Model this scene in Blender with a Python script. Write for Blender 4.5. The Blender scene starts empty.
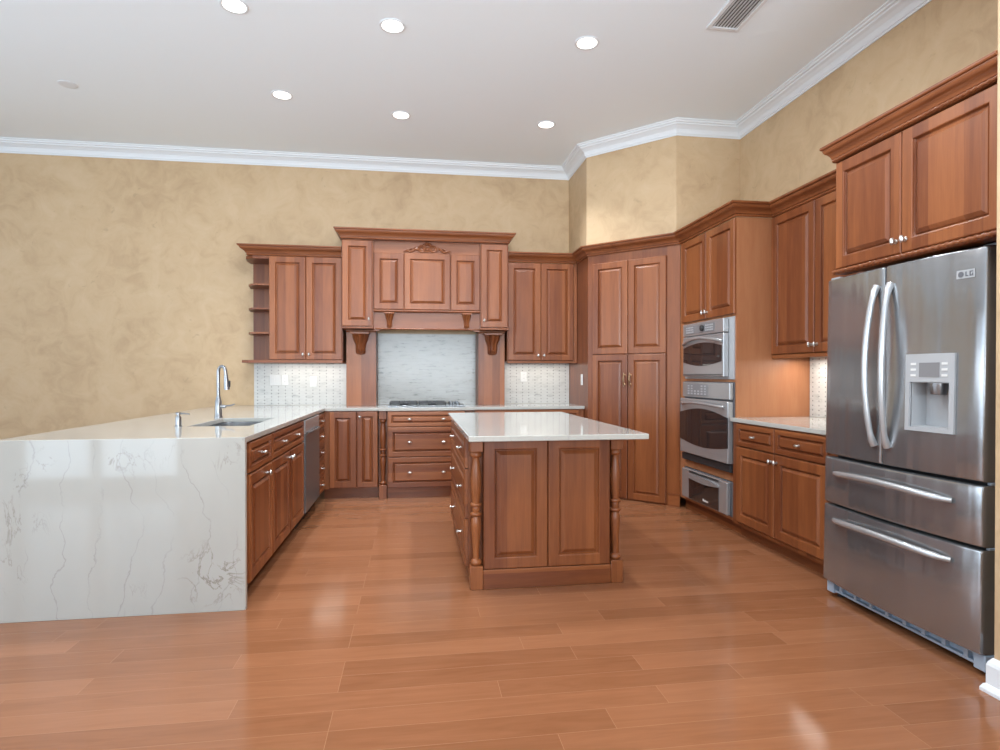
import bpy, bmesh, math, random
from mathutils import Matrix, Vector
random.seed(7)
PI = math.pi
SC = bpy.context.scene
COL = SC.collection

# ------------------------------------------------------------------ camera
cd = bpy.data.cameras.new('camera')
cd.sensor_width = 36.0
cd.lens = 590 / 1000 * 36
cd.shift_y = 0.0039
cd.clip_start = 0.02
cam = bpy.data.objects.new('camera', cd)
COL.objects.link(cam)
cam.location = (0, 0, 1.24)
cam.rotation_euler = (math.radians(90 - 0.38), 0, math.radians(-8.2))
SC.camera = cam

# ------------------------------------------------------------------ world, exposure
w = bpy.data.worlds.new('daylight')
SC.world = w
w.use_nodes = True
w.node_tree.nodes['Background'].inputs['Color'].default_value = (0.75, 0.85, 1.0, 1)
w.node_tree.nodes['Background'].inputs['Strength'].default_value = 1.2
vs = SC.view_settings
SC.display_settings.display_device = 'sRGB'
vs.view_transform = 'Standard'
vs.look = 'None'
vs.exposure = 0.02
vs.gamma = 1.0
vs.use_curve_mapping = False
SC.cycles.use_denoising = True
SC.cycles.max_bounces = 10
SC.cycles.diffuse_bounces = 6
SC.cycles.glossy_bounces = 5
SC.cycles.sample_clamp_indirect = 6.0
SC.cycles.caustics_reflective = False
SC.cycles.caustics_refractive = False


def area(name, loc, rot, sx, sy, power, color=(1, 1, 1), shape='RECTANGLE', spread=None):
    l = bpy.data.lights.new(name, 'AREA')
    l.shape = shape
    l.size = sx
    l.size_y = sy
    l.energy = power
    l.color = color
    if spread:
        l.spread = spread
    o = bpy.data.objects.new(name, l)
    COL.objects.link(o)
    o.location = loc
    o.rotation_euler = rot
    return o


DAY = (0.70, 0.86, 1.0)
# glass doors, then unseen panes added as fill: high and rear (+Y), left (+X)
DOOR_PANES = [(-4.09, -3.465, 0.14, 3.2), (-3.345, -2.587, 0.14, 3.2)]
HIGH_FILL_PANES = [(-6.25, -5.35, 0.72, 3.4), (-5.2, -4.3, 0.72, 3.4), (-2.42, -1.9, 0.72, 3.4)]
REAR_FILL_PANES = [(-1.5, -0.45, 0.9, 3.4), (-0.35, 0.70, 0.9, 3.4), (0.80, 1.85, 0.9, 3.4)]
LEFT_FILL_PANES = [(0.1, 1.6, 0.1, 3.4), (1.8, 3.3, 0.1, 3.4), (3.5, 5.0, 0.1, 3.4)]
RAD = 4.0
REAR_Y, LEFT_X = -2.4, -6.5
DOOR_Y, JOG_X = -0.4, -1.75        # glass doors stand in a wall that steps forward left of the camera
for x0, x1, z0, z1 in DOOR_PANES + HIGH_FILL_PANES:  # real glass doors, plus high panes added to lift ceiling and right side
    area('daylight_door_and_fill', ((x0 + x1) / 2, DOOR_Y + 0.02, (z0 + z1) / 2), (PI / 2, 0, 0),
         x1 - x0, z1 - z0, RAD * (1.0 if z0 < 0.5 else 0.6) * PI * (x1 - x0) * (z1 - z0), DAY)
for x0, x1, z0, z1 in REAR_FILL_PANES:  # fill lamps at unseen rear windows, added behind the camera
    area('rear_fill', ((x0 + x1) / 2, REAR_Y + 0.02, (z0 + z1) / 2), (PI / 2, 0, 0),
         x1 - x0, z1 - z0, RAD * 0.75 * PI * (x1 - x0) * (z1 - z0), DAY)
for y0, y1, z0, z1 in LEFT_FILL_PANES:  # fill lamps at unseen windows added in the left wall
    area('left_fill', (LEFT_X + 0.02, (y0 + y1) / 2, (z0 + z1) / 2), (PI / 2, 0, -PI / 2),
         y1 - y0, z1 - z0, RAD * 0.6 * PI * (y1 - y0) * (z1 - z0), DAY)
# added fill lamps, tilted up at the added panes to brighten the ceiling
for x0, x1, z0, z1 in REAR_FILL_PANES:
    area('ceiling_fill', ((x0 + x1) / 2, REAR_Y + 0.10, 1.7), (PI / 2 + 0.55, 0, 0), x1 - x0, 1.4, 74, (0.84, 0.93, 1.0), spread=1.9)
for y0, y1, z0, z1 in LEFT_FILL_PANES:
    area('ceiling_fill', (LEFT_X + 0.10, (y0 + y1) / 2, 1.7), (PI / 2 + 0.45, 0, -PI / 2), y1 - y0, 1.4, 12, (0.84, 0.93, 1.0), spread=1.9)
# strips of under-cabinet light
UC = (1.0, 0.93, 0.84)
area('under_cabinet_light', (-1.12, 6.52, 1.362), (0, 0, 0), 0.68, 0.05, 1.7, UC)
area('under_cabinet_light', (1.38, 6.52, 1.362), (0, 0, 0), 0.68, 0.05, 1.6, UC)
area('under_cabinet_light', (2.93, 3.75, 1.362), (0, 0, PI / 2), 0.85, 0.08, 6.0, (1.0, 0.95, 0.88))

# ------------------------------------------------------------------ materials


def new_mat(name):
    m = bpy.data.materials.new(name)
    m.use_nodes = True
    nt = m.node_tree
    b = nt.nodes['Principled BSDF']
    return m, nt, b


def plain(name, col, rough=0.5, metal=0.0, **kw):
    m, nt, b = new_mat(name)
    b.inputs['Base Color'].default_value = (*col, 1)
    b.inputs['Roughness'].default_value = rough
    b.inputs['Metallic'].default_value = metal
    for k, v in kw.items():
        b.inputs[k.replace('_', ' ')].default_value = v
    return m


class NT:
    """small helper to wire nodes"""

    def __init__(self, nt):
        self.nt = nt

    def n(self, typ, **props):
        nd = self.nt.nodes.new(typ)
        for k, v in props.items():
            setattr(nd, k, v)
        return nd

    def link(self, a, b):
        self.nt.links.new(a, b)

    def val(self, sock, v):
        if hasattr(v, 'is_output') or isinstance(v, bpy.types.NodeSocket):
            self.link(v, sock)
        else:
            sock.default_value = v

    def math(self, op, a, b=0.0, c=None):
        nd = self.n('ShaderNodeMath', operation=op)
        self.val(nd.inputs[0], a)
        self.val(nd.inputs[1], b)
        if c is not None:
            self.val(nd.inputs[2], c)
        return nd.outputs[0]

    def noise(self, vec, scale, detail=3, rough=0.55, dist=0.0):
        nd = self.n('ShaderNodeTexNoise')
        self.link(vec, nd.inputs['Vector'])
        nd.inputs['Scale'].default_value = scale
        nd.inputs['Detail'].default_value = detail
        nd.inputs['Roughness'].default_value = rough
        nd.inputs['Distortion'].default_value = dist
        return nd.outputs['Fac']

    def mapping(self, vec, scale=(1, 1, 1), loc=(0, 0, 0), rot=(0, 0, 0)):
        nd = self.n('ShaderNodeMapping')
        self.link(vec, nd.inputs['Vector'])
        nd.inputs['Scale'].default_value = scale
        nd.inputs['Location'].default_value = loc
        nd.inputs['Rotation'].default_value = rot
        return nd.outputs[0]

    def ramp(self, fac, stops):
        nd = self.n('ShaderNodeValToRGB')
        self.link(fac, nd.inputs[0])
        cr = nd.color_ramp
        while len(cr.elements) < len(stops):
            cr.elements.new(0.5)
        for e, (p, c) in zip(cr.elements, stops):
            e.position = p
            e.color = (*c, 1) if len(c) == 3 else c
        return nd.outputs[0]

    def mix(self, fac, a, b, mode='MIX'):
        nd = self.n('ShaderNodeMix', data_type='RGBA', blend_type=mode)
        self.val(nd.inputs[0], fac)
        for s, v in ((nd.inputs[6], a), (nd.inputs[7], b)):
            if isinstance(v, tuple):
                s.default_value = (*v, 1) if len(v) == 3 else v
            else:
                self.link(v, s)
        return nd.outputs[2]

    def objco(self, randomise=True):
        tc = self.n('ShaderNodeTexCoord')
        if not randomise:
            return tc.outputs['Object'], None
        oi = self.n('ShaderNodeObjectInfo')
        sc = self.math('MULTIPLY', oi.outputs['Random'], 37.0)
        cb = self.n('ShaderNodeCombineXYZ')
        for i in range(3):
            self.link(sc, cb.inputs[i])
        add = self.n('ShaderNodeVectorMath', operation='ADD')
        self.link(tc.outputs['Object'], add.inputs[0])
        self.link(cb.outputs[0], add.inputs[1])
        return add.outputs[0], oi.outputs['Random']


WOOD_A = (0.270, 0.090, 0.030)
WOOD_B = (0.140, 0.038, 0.013)


def wood(name, horizontal=False, strips=True, WOOD_A=WOOD_A, WOOD_B=WOOD_B):
    m, nt, b = new_mat(name)
    h = NT(nt)
    co, rnd = h.objco()
    grain = h.mapping(co, (1.2, 9, 14) if horizontal else (14, 9, 1.2))
    n1 = h.noise(grain, 1.6, 4, 0.6, 0.4)
    fine = h.mapping(co, (4, 60, 110) if horizontal else (110, 60, 4))
    n2 = h.noise(fine, 1.5, 2, 0.5)
    fac = h.math('ADD', h.math('MULTIPLY', n1, 0.75), h.math('MULTIPLY', n2, 0.25))
    if strips:
        sx = h.n('ShaderNodeSeparateXYZ')
        h.link(co, sx.inputs[0])
        cell = h.math('FLOOR', h.math('MULTIPLY', sx.outputs[2 if horizontal else 0], 11.5))
        wn = h.n('ShaderNodeTexWhiteNoise', noise_dimensions='1D')
        h.link(cell, wn.inputs['W'])
        fac = h.math('ADD', h.math('MULTIPLY', fac, 0.68), h.math('MULTIPLY', wn.outputs['Value'], 0.32))
    col = h.ramp(fac, [(0.30, WOOD_B), (0.5, tuple((a + c) / 2 for a, c in zip(WOOD_A, WOOD_B))), (0.70, WOOD_A)])
    h.link(col, b.inputs['Base Color'])
    b.inputs['Roughness'].default_value = 0.36
    b.inputs['Specular IOR Level'].default_value = 0.36
    b.inputs['Coat Weight'].default_value = 0.08
    b.inputs['Coat Roughness'].default_value = 0.22
    return m


WOOD_V = wood('cherry_wood_vertical_grain')
WOOD_H = wood('cherry_wood_horizontal_grain', True)
WOOD_L = wood('light_cherry_wood', WOOD_A=(0.42, 0.19, 0.09), WOOD_B=(0.32, 0.125, 0.055))  # lighter cherry tone for the oven cabinet body
WOOD_T = wood('cherry_wood_moulding', True, False)


def wall_mat():
    m, nt, b = new_mat('tan_faux_finish_paint')
    h = NT(nt)
    co, _ = h.objco(False)
    n1 = h.noise(co, 1.3, 5, 0.6, 0.8)
    n2 = h.noise(h.mapping(co, (1, 1, 1), (5, 3, 1)), 4.5, 6, 0.65, 1.0)
    f = h.math('ADD', h.math('MULTIPLY', n1, 0.45), h.math('MULTIPLY', n2, 0.55))
    col = h.ramp(f, [(0.30, (0.415, 0.288, 0.168)), (0.5, (0.525, 0.378, 0.228)), (0.70, (0.580, 0.435, 0.278))])
    # scattered small trowel marks
    n3 = h.noise(h.mapping(co, (1, 1, 1), (2, 8, 4)), 9, 3, 0.6, 1.5)
    msk = h.ramp(n3, [(0.66, (0, 0, 0)), (0.74, (1, 1, 1))])
    col = h.mix(h.math('MULTIPLY', msk, 0.45), col, (0.36, 0.27, 0.16))
    h.link(col, b.inputs['Base Color'])
    b.inputs['Roughness'].default_value = 0.55
    b.inputs['Specular IOR Level'].default_value = 0.3
    return m


WALL = wall_mat()
PAINT = plain('white_ceiling_paint', (0.84, 0.92, 0.975), 0.7)
TRIMW = plain('white_trim_paint', (0.735, 0.775, 0.81), 0.45)


def floor_mat():
    m, nt, b = new_mat('cherry_plank_floor')
    h = NT(nt)
    co, _ = h.objco(False)

    def bricks(c1, c2, mortar, msize):
        br = h.n('ShaderNodeTexBrick', offset=0.37, offset_frequency=3, squash=0.8, squash_frequency=2)
        h.link(h.mapping(co, (1, 1, 1), (0.3, 0.05, 0)), br.inputs['Vector'])
        br.inputs['Color1'].default_value = c1
        br.inputs['Color2'].default_value = c2
        br.inputs['Mortar'].default_value = mortar
        br.inputs['Scale'].default_value = 1.0
        br.inputs['Mortar Size'].default_value = msize
        br.inputs['Mortar Smooth'].default_value = 0.1
        br.inputs['Bias'].default_value = 0.0
        br.inputs['Brick Width'].default_value = 1.25
        br.inputs['Row Height'].default_value = 0.127
        return br
    br = bricks((0, 0, 0, 1), (1, 1, 1, 1), (0.5, 0.5, 0.5, 1), 0.0012)
    # grain shifted per plank
    shift = h.n('ShaderNodeVectorMath', operation='SCALE')
    h.link(br.outputs['Color'], shift.inputs[0])
    shift.inputs['Scale'].default_value = 9.0
    add = h.n('ShaderNodeVectorMath', operation='ADD')
    h.link(co, add.inputs[0])
    h.link(shift.outputs[0], add.inputs[1])
    g1 = h.noise(h.mapping(add.outputs[0], (1.0, 9, 1)), 2.2, 5, 0.62, 1.2)
    g2 = h.noise(h.mapping(add.outputs[0], (4, 70, 1)), 2.0, 2, 0.5)
    f = h.math('ADD', h.math('ADD', h.math('MULTIPLY', g1, 0.5), h.math('MULTIPLY', g2, 0.12)),
               h.math('MULTIPLY', br.outputs['Color'], 0.30))
    col = h.ramp(f, [(0.18, (0.195, 0.075, 0.032)), (0.50, (0.265, 0.108, 0.050)), (0.8, (0.315, 0.136, 0.067))])
    col = h.mix(h.math('MULTIPLY', br.outputs['Fac'], 0.55), col, (0.38, 0.20, 0.11))
    h.link(col, b.inputs['Base Color'])
    rr = h.math('ADD', 0.10, h.math('MULTIPLY', g1, 0.10))
    h.link(rr, b.inputs['Roughness'])
    b.inputs['Specular IOR Level'].default_value = 0.4
    bp = h.n('ShaderNodeBump')
    bp.inputs['Strength'].default_value = 0.15
    bp.inputs['Distance'].default_value = 0.002
    h.link(h.math('SUBTRACT', 1.0, br.outputs['Fac']), bp.inputs['Height'])
    h.link(bp.outputs[0], b.inputs['Normal'])
    return m


FLOOR = floor_mat()


WY_ = 3.262


def quartz_mat():
    m, nt, b = new_mat('white_veined_quartz')
    h = NT(nt)
    co, _ = h.objco(False)
    base = h.ramp(h.noise(h.mapping(co, (1, 1, 0.5)), 1.6, 4, 0.5), [(0.3, (0.385, 0.38, 0.355)), (0.7, (0.45, 0.445, 0.417))])
    # long thin veins running mostly upright on the waterfall, lengthways on the top
    sx = h.n('ShaderNodeSeparateXYZ')
    h.link(co, sx.inputs[0])
    w1 = h.noise(h.mapping(co, (0.8, 0.5, 1.1), (3, 1, 2)), 1.3, 3, 0.5)
    w2 = h.noise(h.mapping(co, (2, 2, 2)), 4.0, 4, 0.6)
    xw = h.math('ADD', sx.outputs[0], h.math('ADD', h.math('MULTIPLY', w1, 0.55), h.math('MULTIPLY', w2, 0.10)))
    xw = h.math('ADD', xw, h.math('MULTIPLY', sx.outputs[2], -0.10))
    line = h.math('ABSOLUTE', h.math('SUBTRACT', h.math('FRACT', h.math('MULTIPLY', xw, 6.2)), 0.5))
    thin = h.ramp(line, [(0.0, (1, 1, 1)), (0.014, (0.5, 0.5, 0.5)), (0.028, (0, 0, 0))])
    mask = h.ramp(h.noise(h.mapping(co, (3.0, 1, 1.4), (4, 0, 2)), 1.9, 3), [(0.42, (0, 0, 0)), (0.60, (1, 1, 1))])
    v2 = h.noise(h.mapping(co, (1, 0.6, 0.5), (7, 2, 3), (0, -0.2, 0)), 5.0, 6, 0.65, 1.4)
    line2 = h.math('ABSOLUTE', h.math('SUBTRACT', v2, 0.5))
    thin2 = h.ramp(line2, [(0.0, (1, 1, 1)), (0.014, (0, 0, 0))])
    mask2 = h.ramp(h.noise(h.mapping(co, (1, 1, 1), (1, 6, 9)), 2.6, 2), [(0.60, (0, 0, 0)), (0.68, (1, 1, 1))])
    # one smoky knot of veins low on the aisle end of the waterfall
    ds = h.n('ShaderNodeVectorMath', operation='DISTANCE')
    h.link(h.mapping(co, (1, 0.3, 1)), ds.inputs[0])
    ds.inputs[1].default_value = (-1.04, WY_ * 0.3, 0.20)
    kmask = h.ramp(ds.outputs['Value'], [(0.06, (1, 1, 1)), (0.20, (0, 0, 0))])
    v3 = h.noise(h.mapping(co, (1, 1, 0.8), (3, 3, 5)), 5.5, 6, 0.62, 1.3)
    kl = h.ramp(h.math('ABSOLUTE', h.math('SUBTRACT', v3, 0.5)), [(0.0, (1, 1, 1)), (0.022, (0, 0, 0))])
    f4 = h.math('MULTIPLY', h.math('MULTIPLY', kl, kmask), 0.8)
    f1 = h.math('MULTIPLY', h.math('MULTIPLY', thin, mask), 0.55)
    f2 = h.math('MULTIPLY', h.math('MULTIPLY', thin2, mask2), 0.60)
    broad = h.ramp(line, [(0.0, (1, 1, 1)), (0.07, (0, 0, 0))])
    f3 = h.math('MULTIPLY', h.math('MULTIPLY', broad, mask), 0.12)
    col = h.mix(f3, base, (0.42, 0.42, 0.42))
    col = h.mix(f1, col, (0.24, 0.23, 0.21))
    col = h.mix(f4, col, (0.17, 0.14, 0.10))
    col = h.mix(f2, col, (0.22, 0.20, 0.17))
    h.link(col, b.inputs['Base Color'])
    b.inputs['Roughness'].default_value = 0.06
    b.inputs['Specular IOR Level'].default_value = 0.5
    return m


QUARTZ = quartz_mat()


def tile_mat(name, dots):
    m, nt, b = new_mat(name)
    h = NT(nt)
    co, _ = h.objco(False)
    sx = h.n('ShaderNodeSeparateXYZ')
    h.link(co, sx.inputs[0])
    X, Zc = sx.outputs[0], sx.outputs[2]
    flat = h.n('ShaderNodeCombineXYZ')
    h.link(X, flat.inputs[0])
    h.link(Zc, flat.inputs[1])
    br = h.n('ShaderNodeTexBrick', offset=0.5, offset_frequency=2)
    h.link(flat.outputs[0], br.inputs['Vector'])
    br.inputs['Scale'].default_value = 1.0
    br.inputs['Brick Width'].default_value = 0.072 if dots else 0.15
    br.inputs['Row Height'].default_value = 0.036 if dots else 0.018
    br.inputs['Mortar Size'].default_value = 0.0010
    br.inputs['Mortar Smooth'].default_value = 0.3
    br.inputs['Color1'].default_value = (0, 0, 0, 1)
    br.inputs['Color2'].default_value = (1, 1, 1, 1)
    br.inputs['Mortar'].default_value = (0.5, 0.5, 0.5, 1)
    streak = h.noise(h.mapping(co, (7, 1, 36), (1, 2, 3)), 1.4, 5, 0.65, 0.6)
    tone = h.math('ADD', h.math('MULTIPLY', streak, 0.8), h.math('MULTIPLY', br.outputs['Color'], 0.2))
    if dots:
        col = h.ramp(tone, [(0.22, (0.33, 0.33, 0.32)), (0.42, (0.52, 0.515, 0.49)), (0.7, (0.57, 0.565, 0.54))])
    else:
        col = h.ramp(tone, [(0.31, (0.08, 0.08, 0.075)), (0.39, (0.24, 0.23, 0.212)), (0.46, (0.285, 0.275, 0.252)), (0.7, (0.32, 0.31, 0.287))])
    col = h.mix(h.math('MULTIPLY', br.outputs['Fac'], 0.25), col, (0.45, 0.45, 0.44))
    if dots:
        px, pz = 0.072, 0.036
        fx = h.math('ABSOLUTE', h.math('SUBTRACT', h.math('FRACT', h.math('DIVIDE', X, px)), 0.5))
        fz = h.math('ABSOLUTE', h.math('SUBTRACT', h.math('FRACT', h.math('DIVIDE', Zc, pz)), 0.5))
        dx = h.math('LESS_THAN', h.math('MULTIPLY', fx, px), 0.0050)
        dz = h.math('LESS_THAN', h.math('MULTIPLY', fz, pz), 0.0050)
        col = h.mix(h.math('MULTIPLY', h.math('MULTIPLY', dx, dz), 0.8), col, (0.10, 0.10, 0.10))
    h.link(col, b.inputs['Base Color'])
    b.inputs['Roughness'].default_value = 0.25
    return m


TILE_DOT = tile_mat('white_basketweave_mosaic_tile', True)
TILE_LIN = tile_mat('grey_veined_linear_mosaic_tile', False)


def steel_mat(name, col, rough, aniso=0.0, brushed=True, met=0.78, wavy=False):
    m, nt, b = new_mat(name)
    h = NT(nt)
    co, _ = h.objco(False)
    b.inputs['Base Color'].default_value = (*col, 1)
    b.inputs['Metallic'].default_value = met
    if brushed:
        n = h.noise(h.mapping(co, (2, 2, 400)), 1.0, 2, 0.5)
        h.link(h.math('ADD', rough - 0.04, h.math('MULTIPLY', n, 0.08)), b.inputs['Roughness'])
    else:
        b.inputs['Roughness'].default_value = rough
    if wavy:      # slight waviness of large sheet-metal fronts
        bp = h.n('ShaderNodeBump')
        bp.inputs['Strength'].default_value = 0.35
        bp.inputs['Distance'].default_value = 0.05
        h.link(h.noise(h.mapping(co, (7, 7, 0.7)), 1.0, 2, 0.4), bp.inputs['Height'])
        h.link(bp.outputs[0], b.inputs['Normal'])
    if aniso:
        b.inputs['Anisotropic'].default_value = aniso
        tg = h.n('ShaderNodeTangent', direction_type='RADIAL', axis='Z')
        h.link(tg.outputs[0], b.inputs['Tangent'])
    return m


STEEL = steel_mat('brushed_stainless_steel', (0.34, 0.345, 0.355), 0.19, 0.7, met=0.8, wavy=True)
STEEL_D = steel_mat('dark_stainless_steel', (0.17, 0.18, 0.19), 0.3, met=0.6)
STEEL_B = steel_mat('bright_stainless_steel', (0.44, 0.445, 0.455), 0.26, brushed=False, met=0.6)
CHROME = plain('brushed_chrome', (0.27, 0.275, 0.285), 0.28, 0.9)
NICKEL = plain('polished_nickel_knob', (0.66, 0.65, 0.63), 0.3, 1.0)
BRONZE = plain('antique_bronze', (0.36, 0.23, 0.13), 0.35, 1.0)
BLACKGLASS = plain('black_oven_glass', (0.018, 0.018, 0.02), 0.05, 0.0, Coat_Weight=0.6, Coat_Roughness=0.03)
BLACK = plain('black_cast_iron', (0.03, 0.03, 0.032), 0.5)
DARK = plain('dark_recess_plastic', (0.02, 0.02, 0.022), 0.6)
GREYPL = plain('light_grey_plastic', (0.36, 0.37, 0.385), 0.35)
GREYSCR = plain('grey_display_screen', (0.19, 0.19, 0.20), 0.15)
BODYGREY = plain('dark_grey_cabinet_steel', (0.11, 0.115, 0.13), 0.4)
GRILLE = plain('blue_grey_grille_plastic', (0.34, 0.42, 0.52), 0.4)
WHITEPL = plain('white_plastic', (0.66, 0.66, 0.65), 0.35)
VENTDARK = plain('shaded_duct_metal', (0.09, 0.09, 0.09), 0.7)
MARK = plain('pale_print', (0.75, 0.75, 0.75), 0.4)
TOE = plain('dark_brown_toe_kick', (0.06, 0.028, 0.014), 0.6)  # darker brown than the other toe kicks


def emit_mat(name, col, s):
    m, nt, b = new_mat(name)
    b.inputs['Base Color'].default_value = (0.9, 0.9, 0.9, 1)
    b.inputs['Emission Color'].default_value = (*col, 1)
    b.inputs['Emission Strength'].default_value = s
    return m


LENS = emit_mat('lit_lamp_lens', (1.0, 0.96, 0.9), 3.0)

# ------------------------------------------------------------------ mesh helpers


def BM():
    return bmesh.new()


def box(bm, x0, x1, y0, y1, z0, z1, bev=0.0, seg=1):
    vs_ = [bm.verts.new((x, y, z)) for x in (x0, x1) for y in (y0, y1) for z in (z0, z1)]
    idx = [(0, 1, 3, 2), (4, 6, 7, 5), (0, 4, 5, 1), (2, 3, 7, 6), (0, 2, 6, 4), (1, 5, 7, 3)]
    fs = [bm.faces.new([vs_[i] for i in f]) for f in idx]
    if bev:
        es = {e for f in fs for e in f.edges}
        bmesh.ops.bevel(bm, geom=list(es), offset=bev, segments=seg, affect='EDGES', profile=0.5)
    return vs_


def ring_loft(bm, rings, closed=True, cap0=True, cap1=True):
    vv = [[bm.verts.new(p) for p in r] for r in rings]
    n = len(vv[0])
    for a, b in zip(vv, vv[1:]):
        for i in range(n if closed else n - 1):
            j = (i + 1) % n
            bm.faces.new((a[i], a[j], b[j], b[i]))
    if cap0:
        bm.faces.new(vv[0][::-1])
    if cap1:
        bm.faces.new(vv[-1])
    return vv


def lathe(bm, prof, seg=20, mat=None, sx=1.0, sy=1.0):
    """prof: (r, z) along local Z, then transformed by mat"""
    mat = mat or Matrix.Identity(4)
    rings = []
    for r, z in prof:
        r = max(r, 1e-4)
        rings.append([mat @ Vector((r * sx * math.cos(2 * PI * i / seg), r * sy * math.sin(2 * PI * i / seg), z)) for i in range(seg)])
    ring_loft(bm, rings)


def tube(bm, pts, rad, seg=10, flat=1.0):
    pts = [Vector(p) for p in pts]
    n = len(pts)
    rads = rad if isinstance(rad, (list, tuple)) else [rad] * n
    t0 = (pts[1] - pts[0]).normalized()
    up = Vector((0, 0, 1)) if abs(t0.z) < 0.9 else Vector((0, 1, 0))
    nrm = t0.cross(up).normalized()
    rings = []
    for i in range(n):
        t = (pts[min(i + 1, n - 1)] - pts[max(i - 1, 0)]).normalized()
        nrm = (nrm - t * nrm.dot(t)).normalized()
        bn = t.cross(nrm)
        rings.append([pts[i] + (nrm * math.cos(2 * PI * k / seg) + bn * math.sin(2 * PI * k / seg) * flat) * rads[i] for k in range(seg)])
    ring_loft(bm, rings)


def sweep(bm, path, prof, closed_prof=True):
    """path: plan points (x,y), moulding on the right of travel; prof: (out, z)"""
    path = [Vector(p) for p in path]
    n = len(path)
    nor = []
    for i in range(n - 1):
        d = (path[i + 1] - path[i]).normalized()
        nor.append(Vector((d.y, -d.x)))
    offs = []
    for i in range(n):
        if i == 0:
            o = nor[0]
        elif i == n - 1:
            o = nor[-1]
        else:
            s = nor[i - 1] + nor[i]
            o = s / s.length_squared * 2 * (1.0)
            o = s * (1.0 / (1.0 + nor[i - 1].dot(nor[i])))
        offs.append(o)
    rings = []
    for p, o in zip(path, offs):
        rings.append([(p.x + o.x * a, p.y + o.y * a, z) for a, z in prof])
    ring_loft(bm, rings)


def prism(bm, poly, z0, z1):
    ring_loft(bm, [[(x, y, z0) for x, y in poly], [(x, y, z1) for x, y in poly]])


def rope(bm, p0, p1, r, pitch=0.03):
    p0, p1 = Vector(p0), Vector(p1)
    d = p1 - p0
    L = d.length
    t = d.normalized()
    a = t.cross(Vector((0, 0, 1))).normalized()
    b = t.cross(a)
    n = max(4, int(L / 0.0075))
    rings = []
    for i in range(n + 1):
        s = L * i / n
        ring = []
        for k in range(10):
            ph = 2 * PI * k / 10
            rr = r * (0.72 + 0.36 * abs(math.cos(ph - PI * s / pitch)))
            ring.append(p0 + t * s + (a * math.cos(ph) + b * math.sin(ph)) * rr)
        rings.append(ring)
    ring_loft(bm, rings)


def finish(bm, name):
    bmesh.ops.recalc_face_normals(bm, faces=bm.faces)
    me = bpy.data.meshes.new(name)
    bm.to_mesh(me)
    bm.free()
    return me


def obj(name, bm, mat, parent=None, loc=(0, 0, 0), rot=(0, 0, 0), smooth=False, label=None):
    me = bm if isinstance(bm, bpy.types.Mesh) else finish(bm, name)
    if not me.materials:
        me.materials.append(mat)
    if smooth:
        me.polygons.foreach_set('use_smooth', [True] * len(me.polygons))
        try:
            me.set_sharp_from_angle(angle=math.radians(38))
        except Exception:
            pass
    o = bpy.data.objects.new(name, me)
    COL.objects.link(o)
    o.parent = parent
    o.location = loc
    o.rotation_euler = rot
    if label:
        o['label'] = label
    return o


def thing(name, label, cat, loc=(0, 0, 0), rz=0.0, group=None):
    o = bpy.data.objects.new(name, None)
    o.empty_display_size = 0.1
    COL.objects.link(o)
    o.location = loc
    o.rotation_euler = (0, 0, rz)
    o['label'] = label
    o['category'] = cat
    if group:
        o['group'] = group
    return o


def tag(o, label, cat, group=None):
    o['label'] = label
    o['category'] = cat
    if group:
        o['group'] = group
    return o


def struct(name, bm, mat, parent=None, smooth=False):
    o = obj(name, bm, mat, parent, smooth=smooth)
    if parent is None:
        o['kind'] = 'structure'
    return o


def retree(src, loc, rz, label, group=None):
    """copy of a thing, its parts and their sub-parts"""
    def cp(o, parent):
        c = o.copy()
        COL.objects.link(c)
        c.parent = parent
        for ch in o.children:
            cp(ch, c)
        return c
    r = cp(src, None)
    r.location = loc
    r.rotation_euler = (0, 0, rz)
    r['label'] = label
    if group:
        r['group'] = group
    return r


# ------------------------------------------------------------------ joinery builders
_cache = {}


def panel_mesh(wd, ht, t=0.021, st=0.062, bv=0.028):
    key = ('p', round(wd, 4), round(ht, 4), st, bv)
    if key in _cache:
        return _cache[key]
    bm = BM()
    prof = [(0, 0), (0, -t + 0.006), (0.002, -t + 0.0025), (0.006, -t),
            (st - 0.004, -t), (st, -t + 0.0015), (st + 0.002, -t + 0.009), (st + 0.006, -t + 0.016),
            (st + 0.010, -t + 0.016), (st + 0.013, -t + 0.010), (st + bv, -t + 0.001), (st + bv + 0.003, -t - 0.0005)]
    rings = [[(i, y, i), (wd - i, y, i), (wd - i, y, ht - i), (i, y, ht - i)] for i, y in prof]
    ring_loft(bm, rings)
    _cache[key] = finish(bm, 'raised_panel')
    return _cache[key]


def knob_mesh(vertical):
    key = ('k', vertical)
    if key in _cache:
        return _cache[key]
    bm = BM()
    m = Matrix.Rotation(PI / 2, 4, 'X')      # local Z -> -Y (out of the door)
    lathe(bm, [(0.011, 0), (0.011, 0.003), (0.006, 0.005), (0.0055, 0.016)], 14, m)
    a, b = (0.011, 0.018) if vertical else (0.021, 0.0105)
    prof = [(0.30, 0.013), (0.75, 0.016), (1.0, 0.0205), (0.97, 0.025), (0.75, 0.0295), (0.4, 0.032), (0.02, 0.033)]
    lathe(bm, prof, 18, m, sx=a, sy=b)
    me = finish(bm, 'knob')
    _cache[key] = me
    return me


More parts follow.
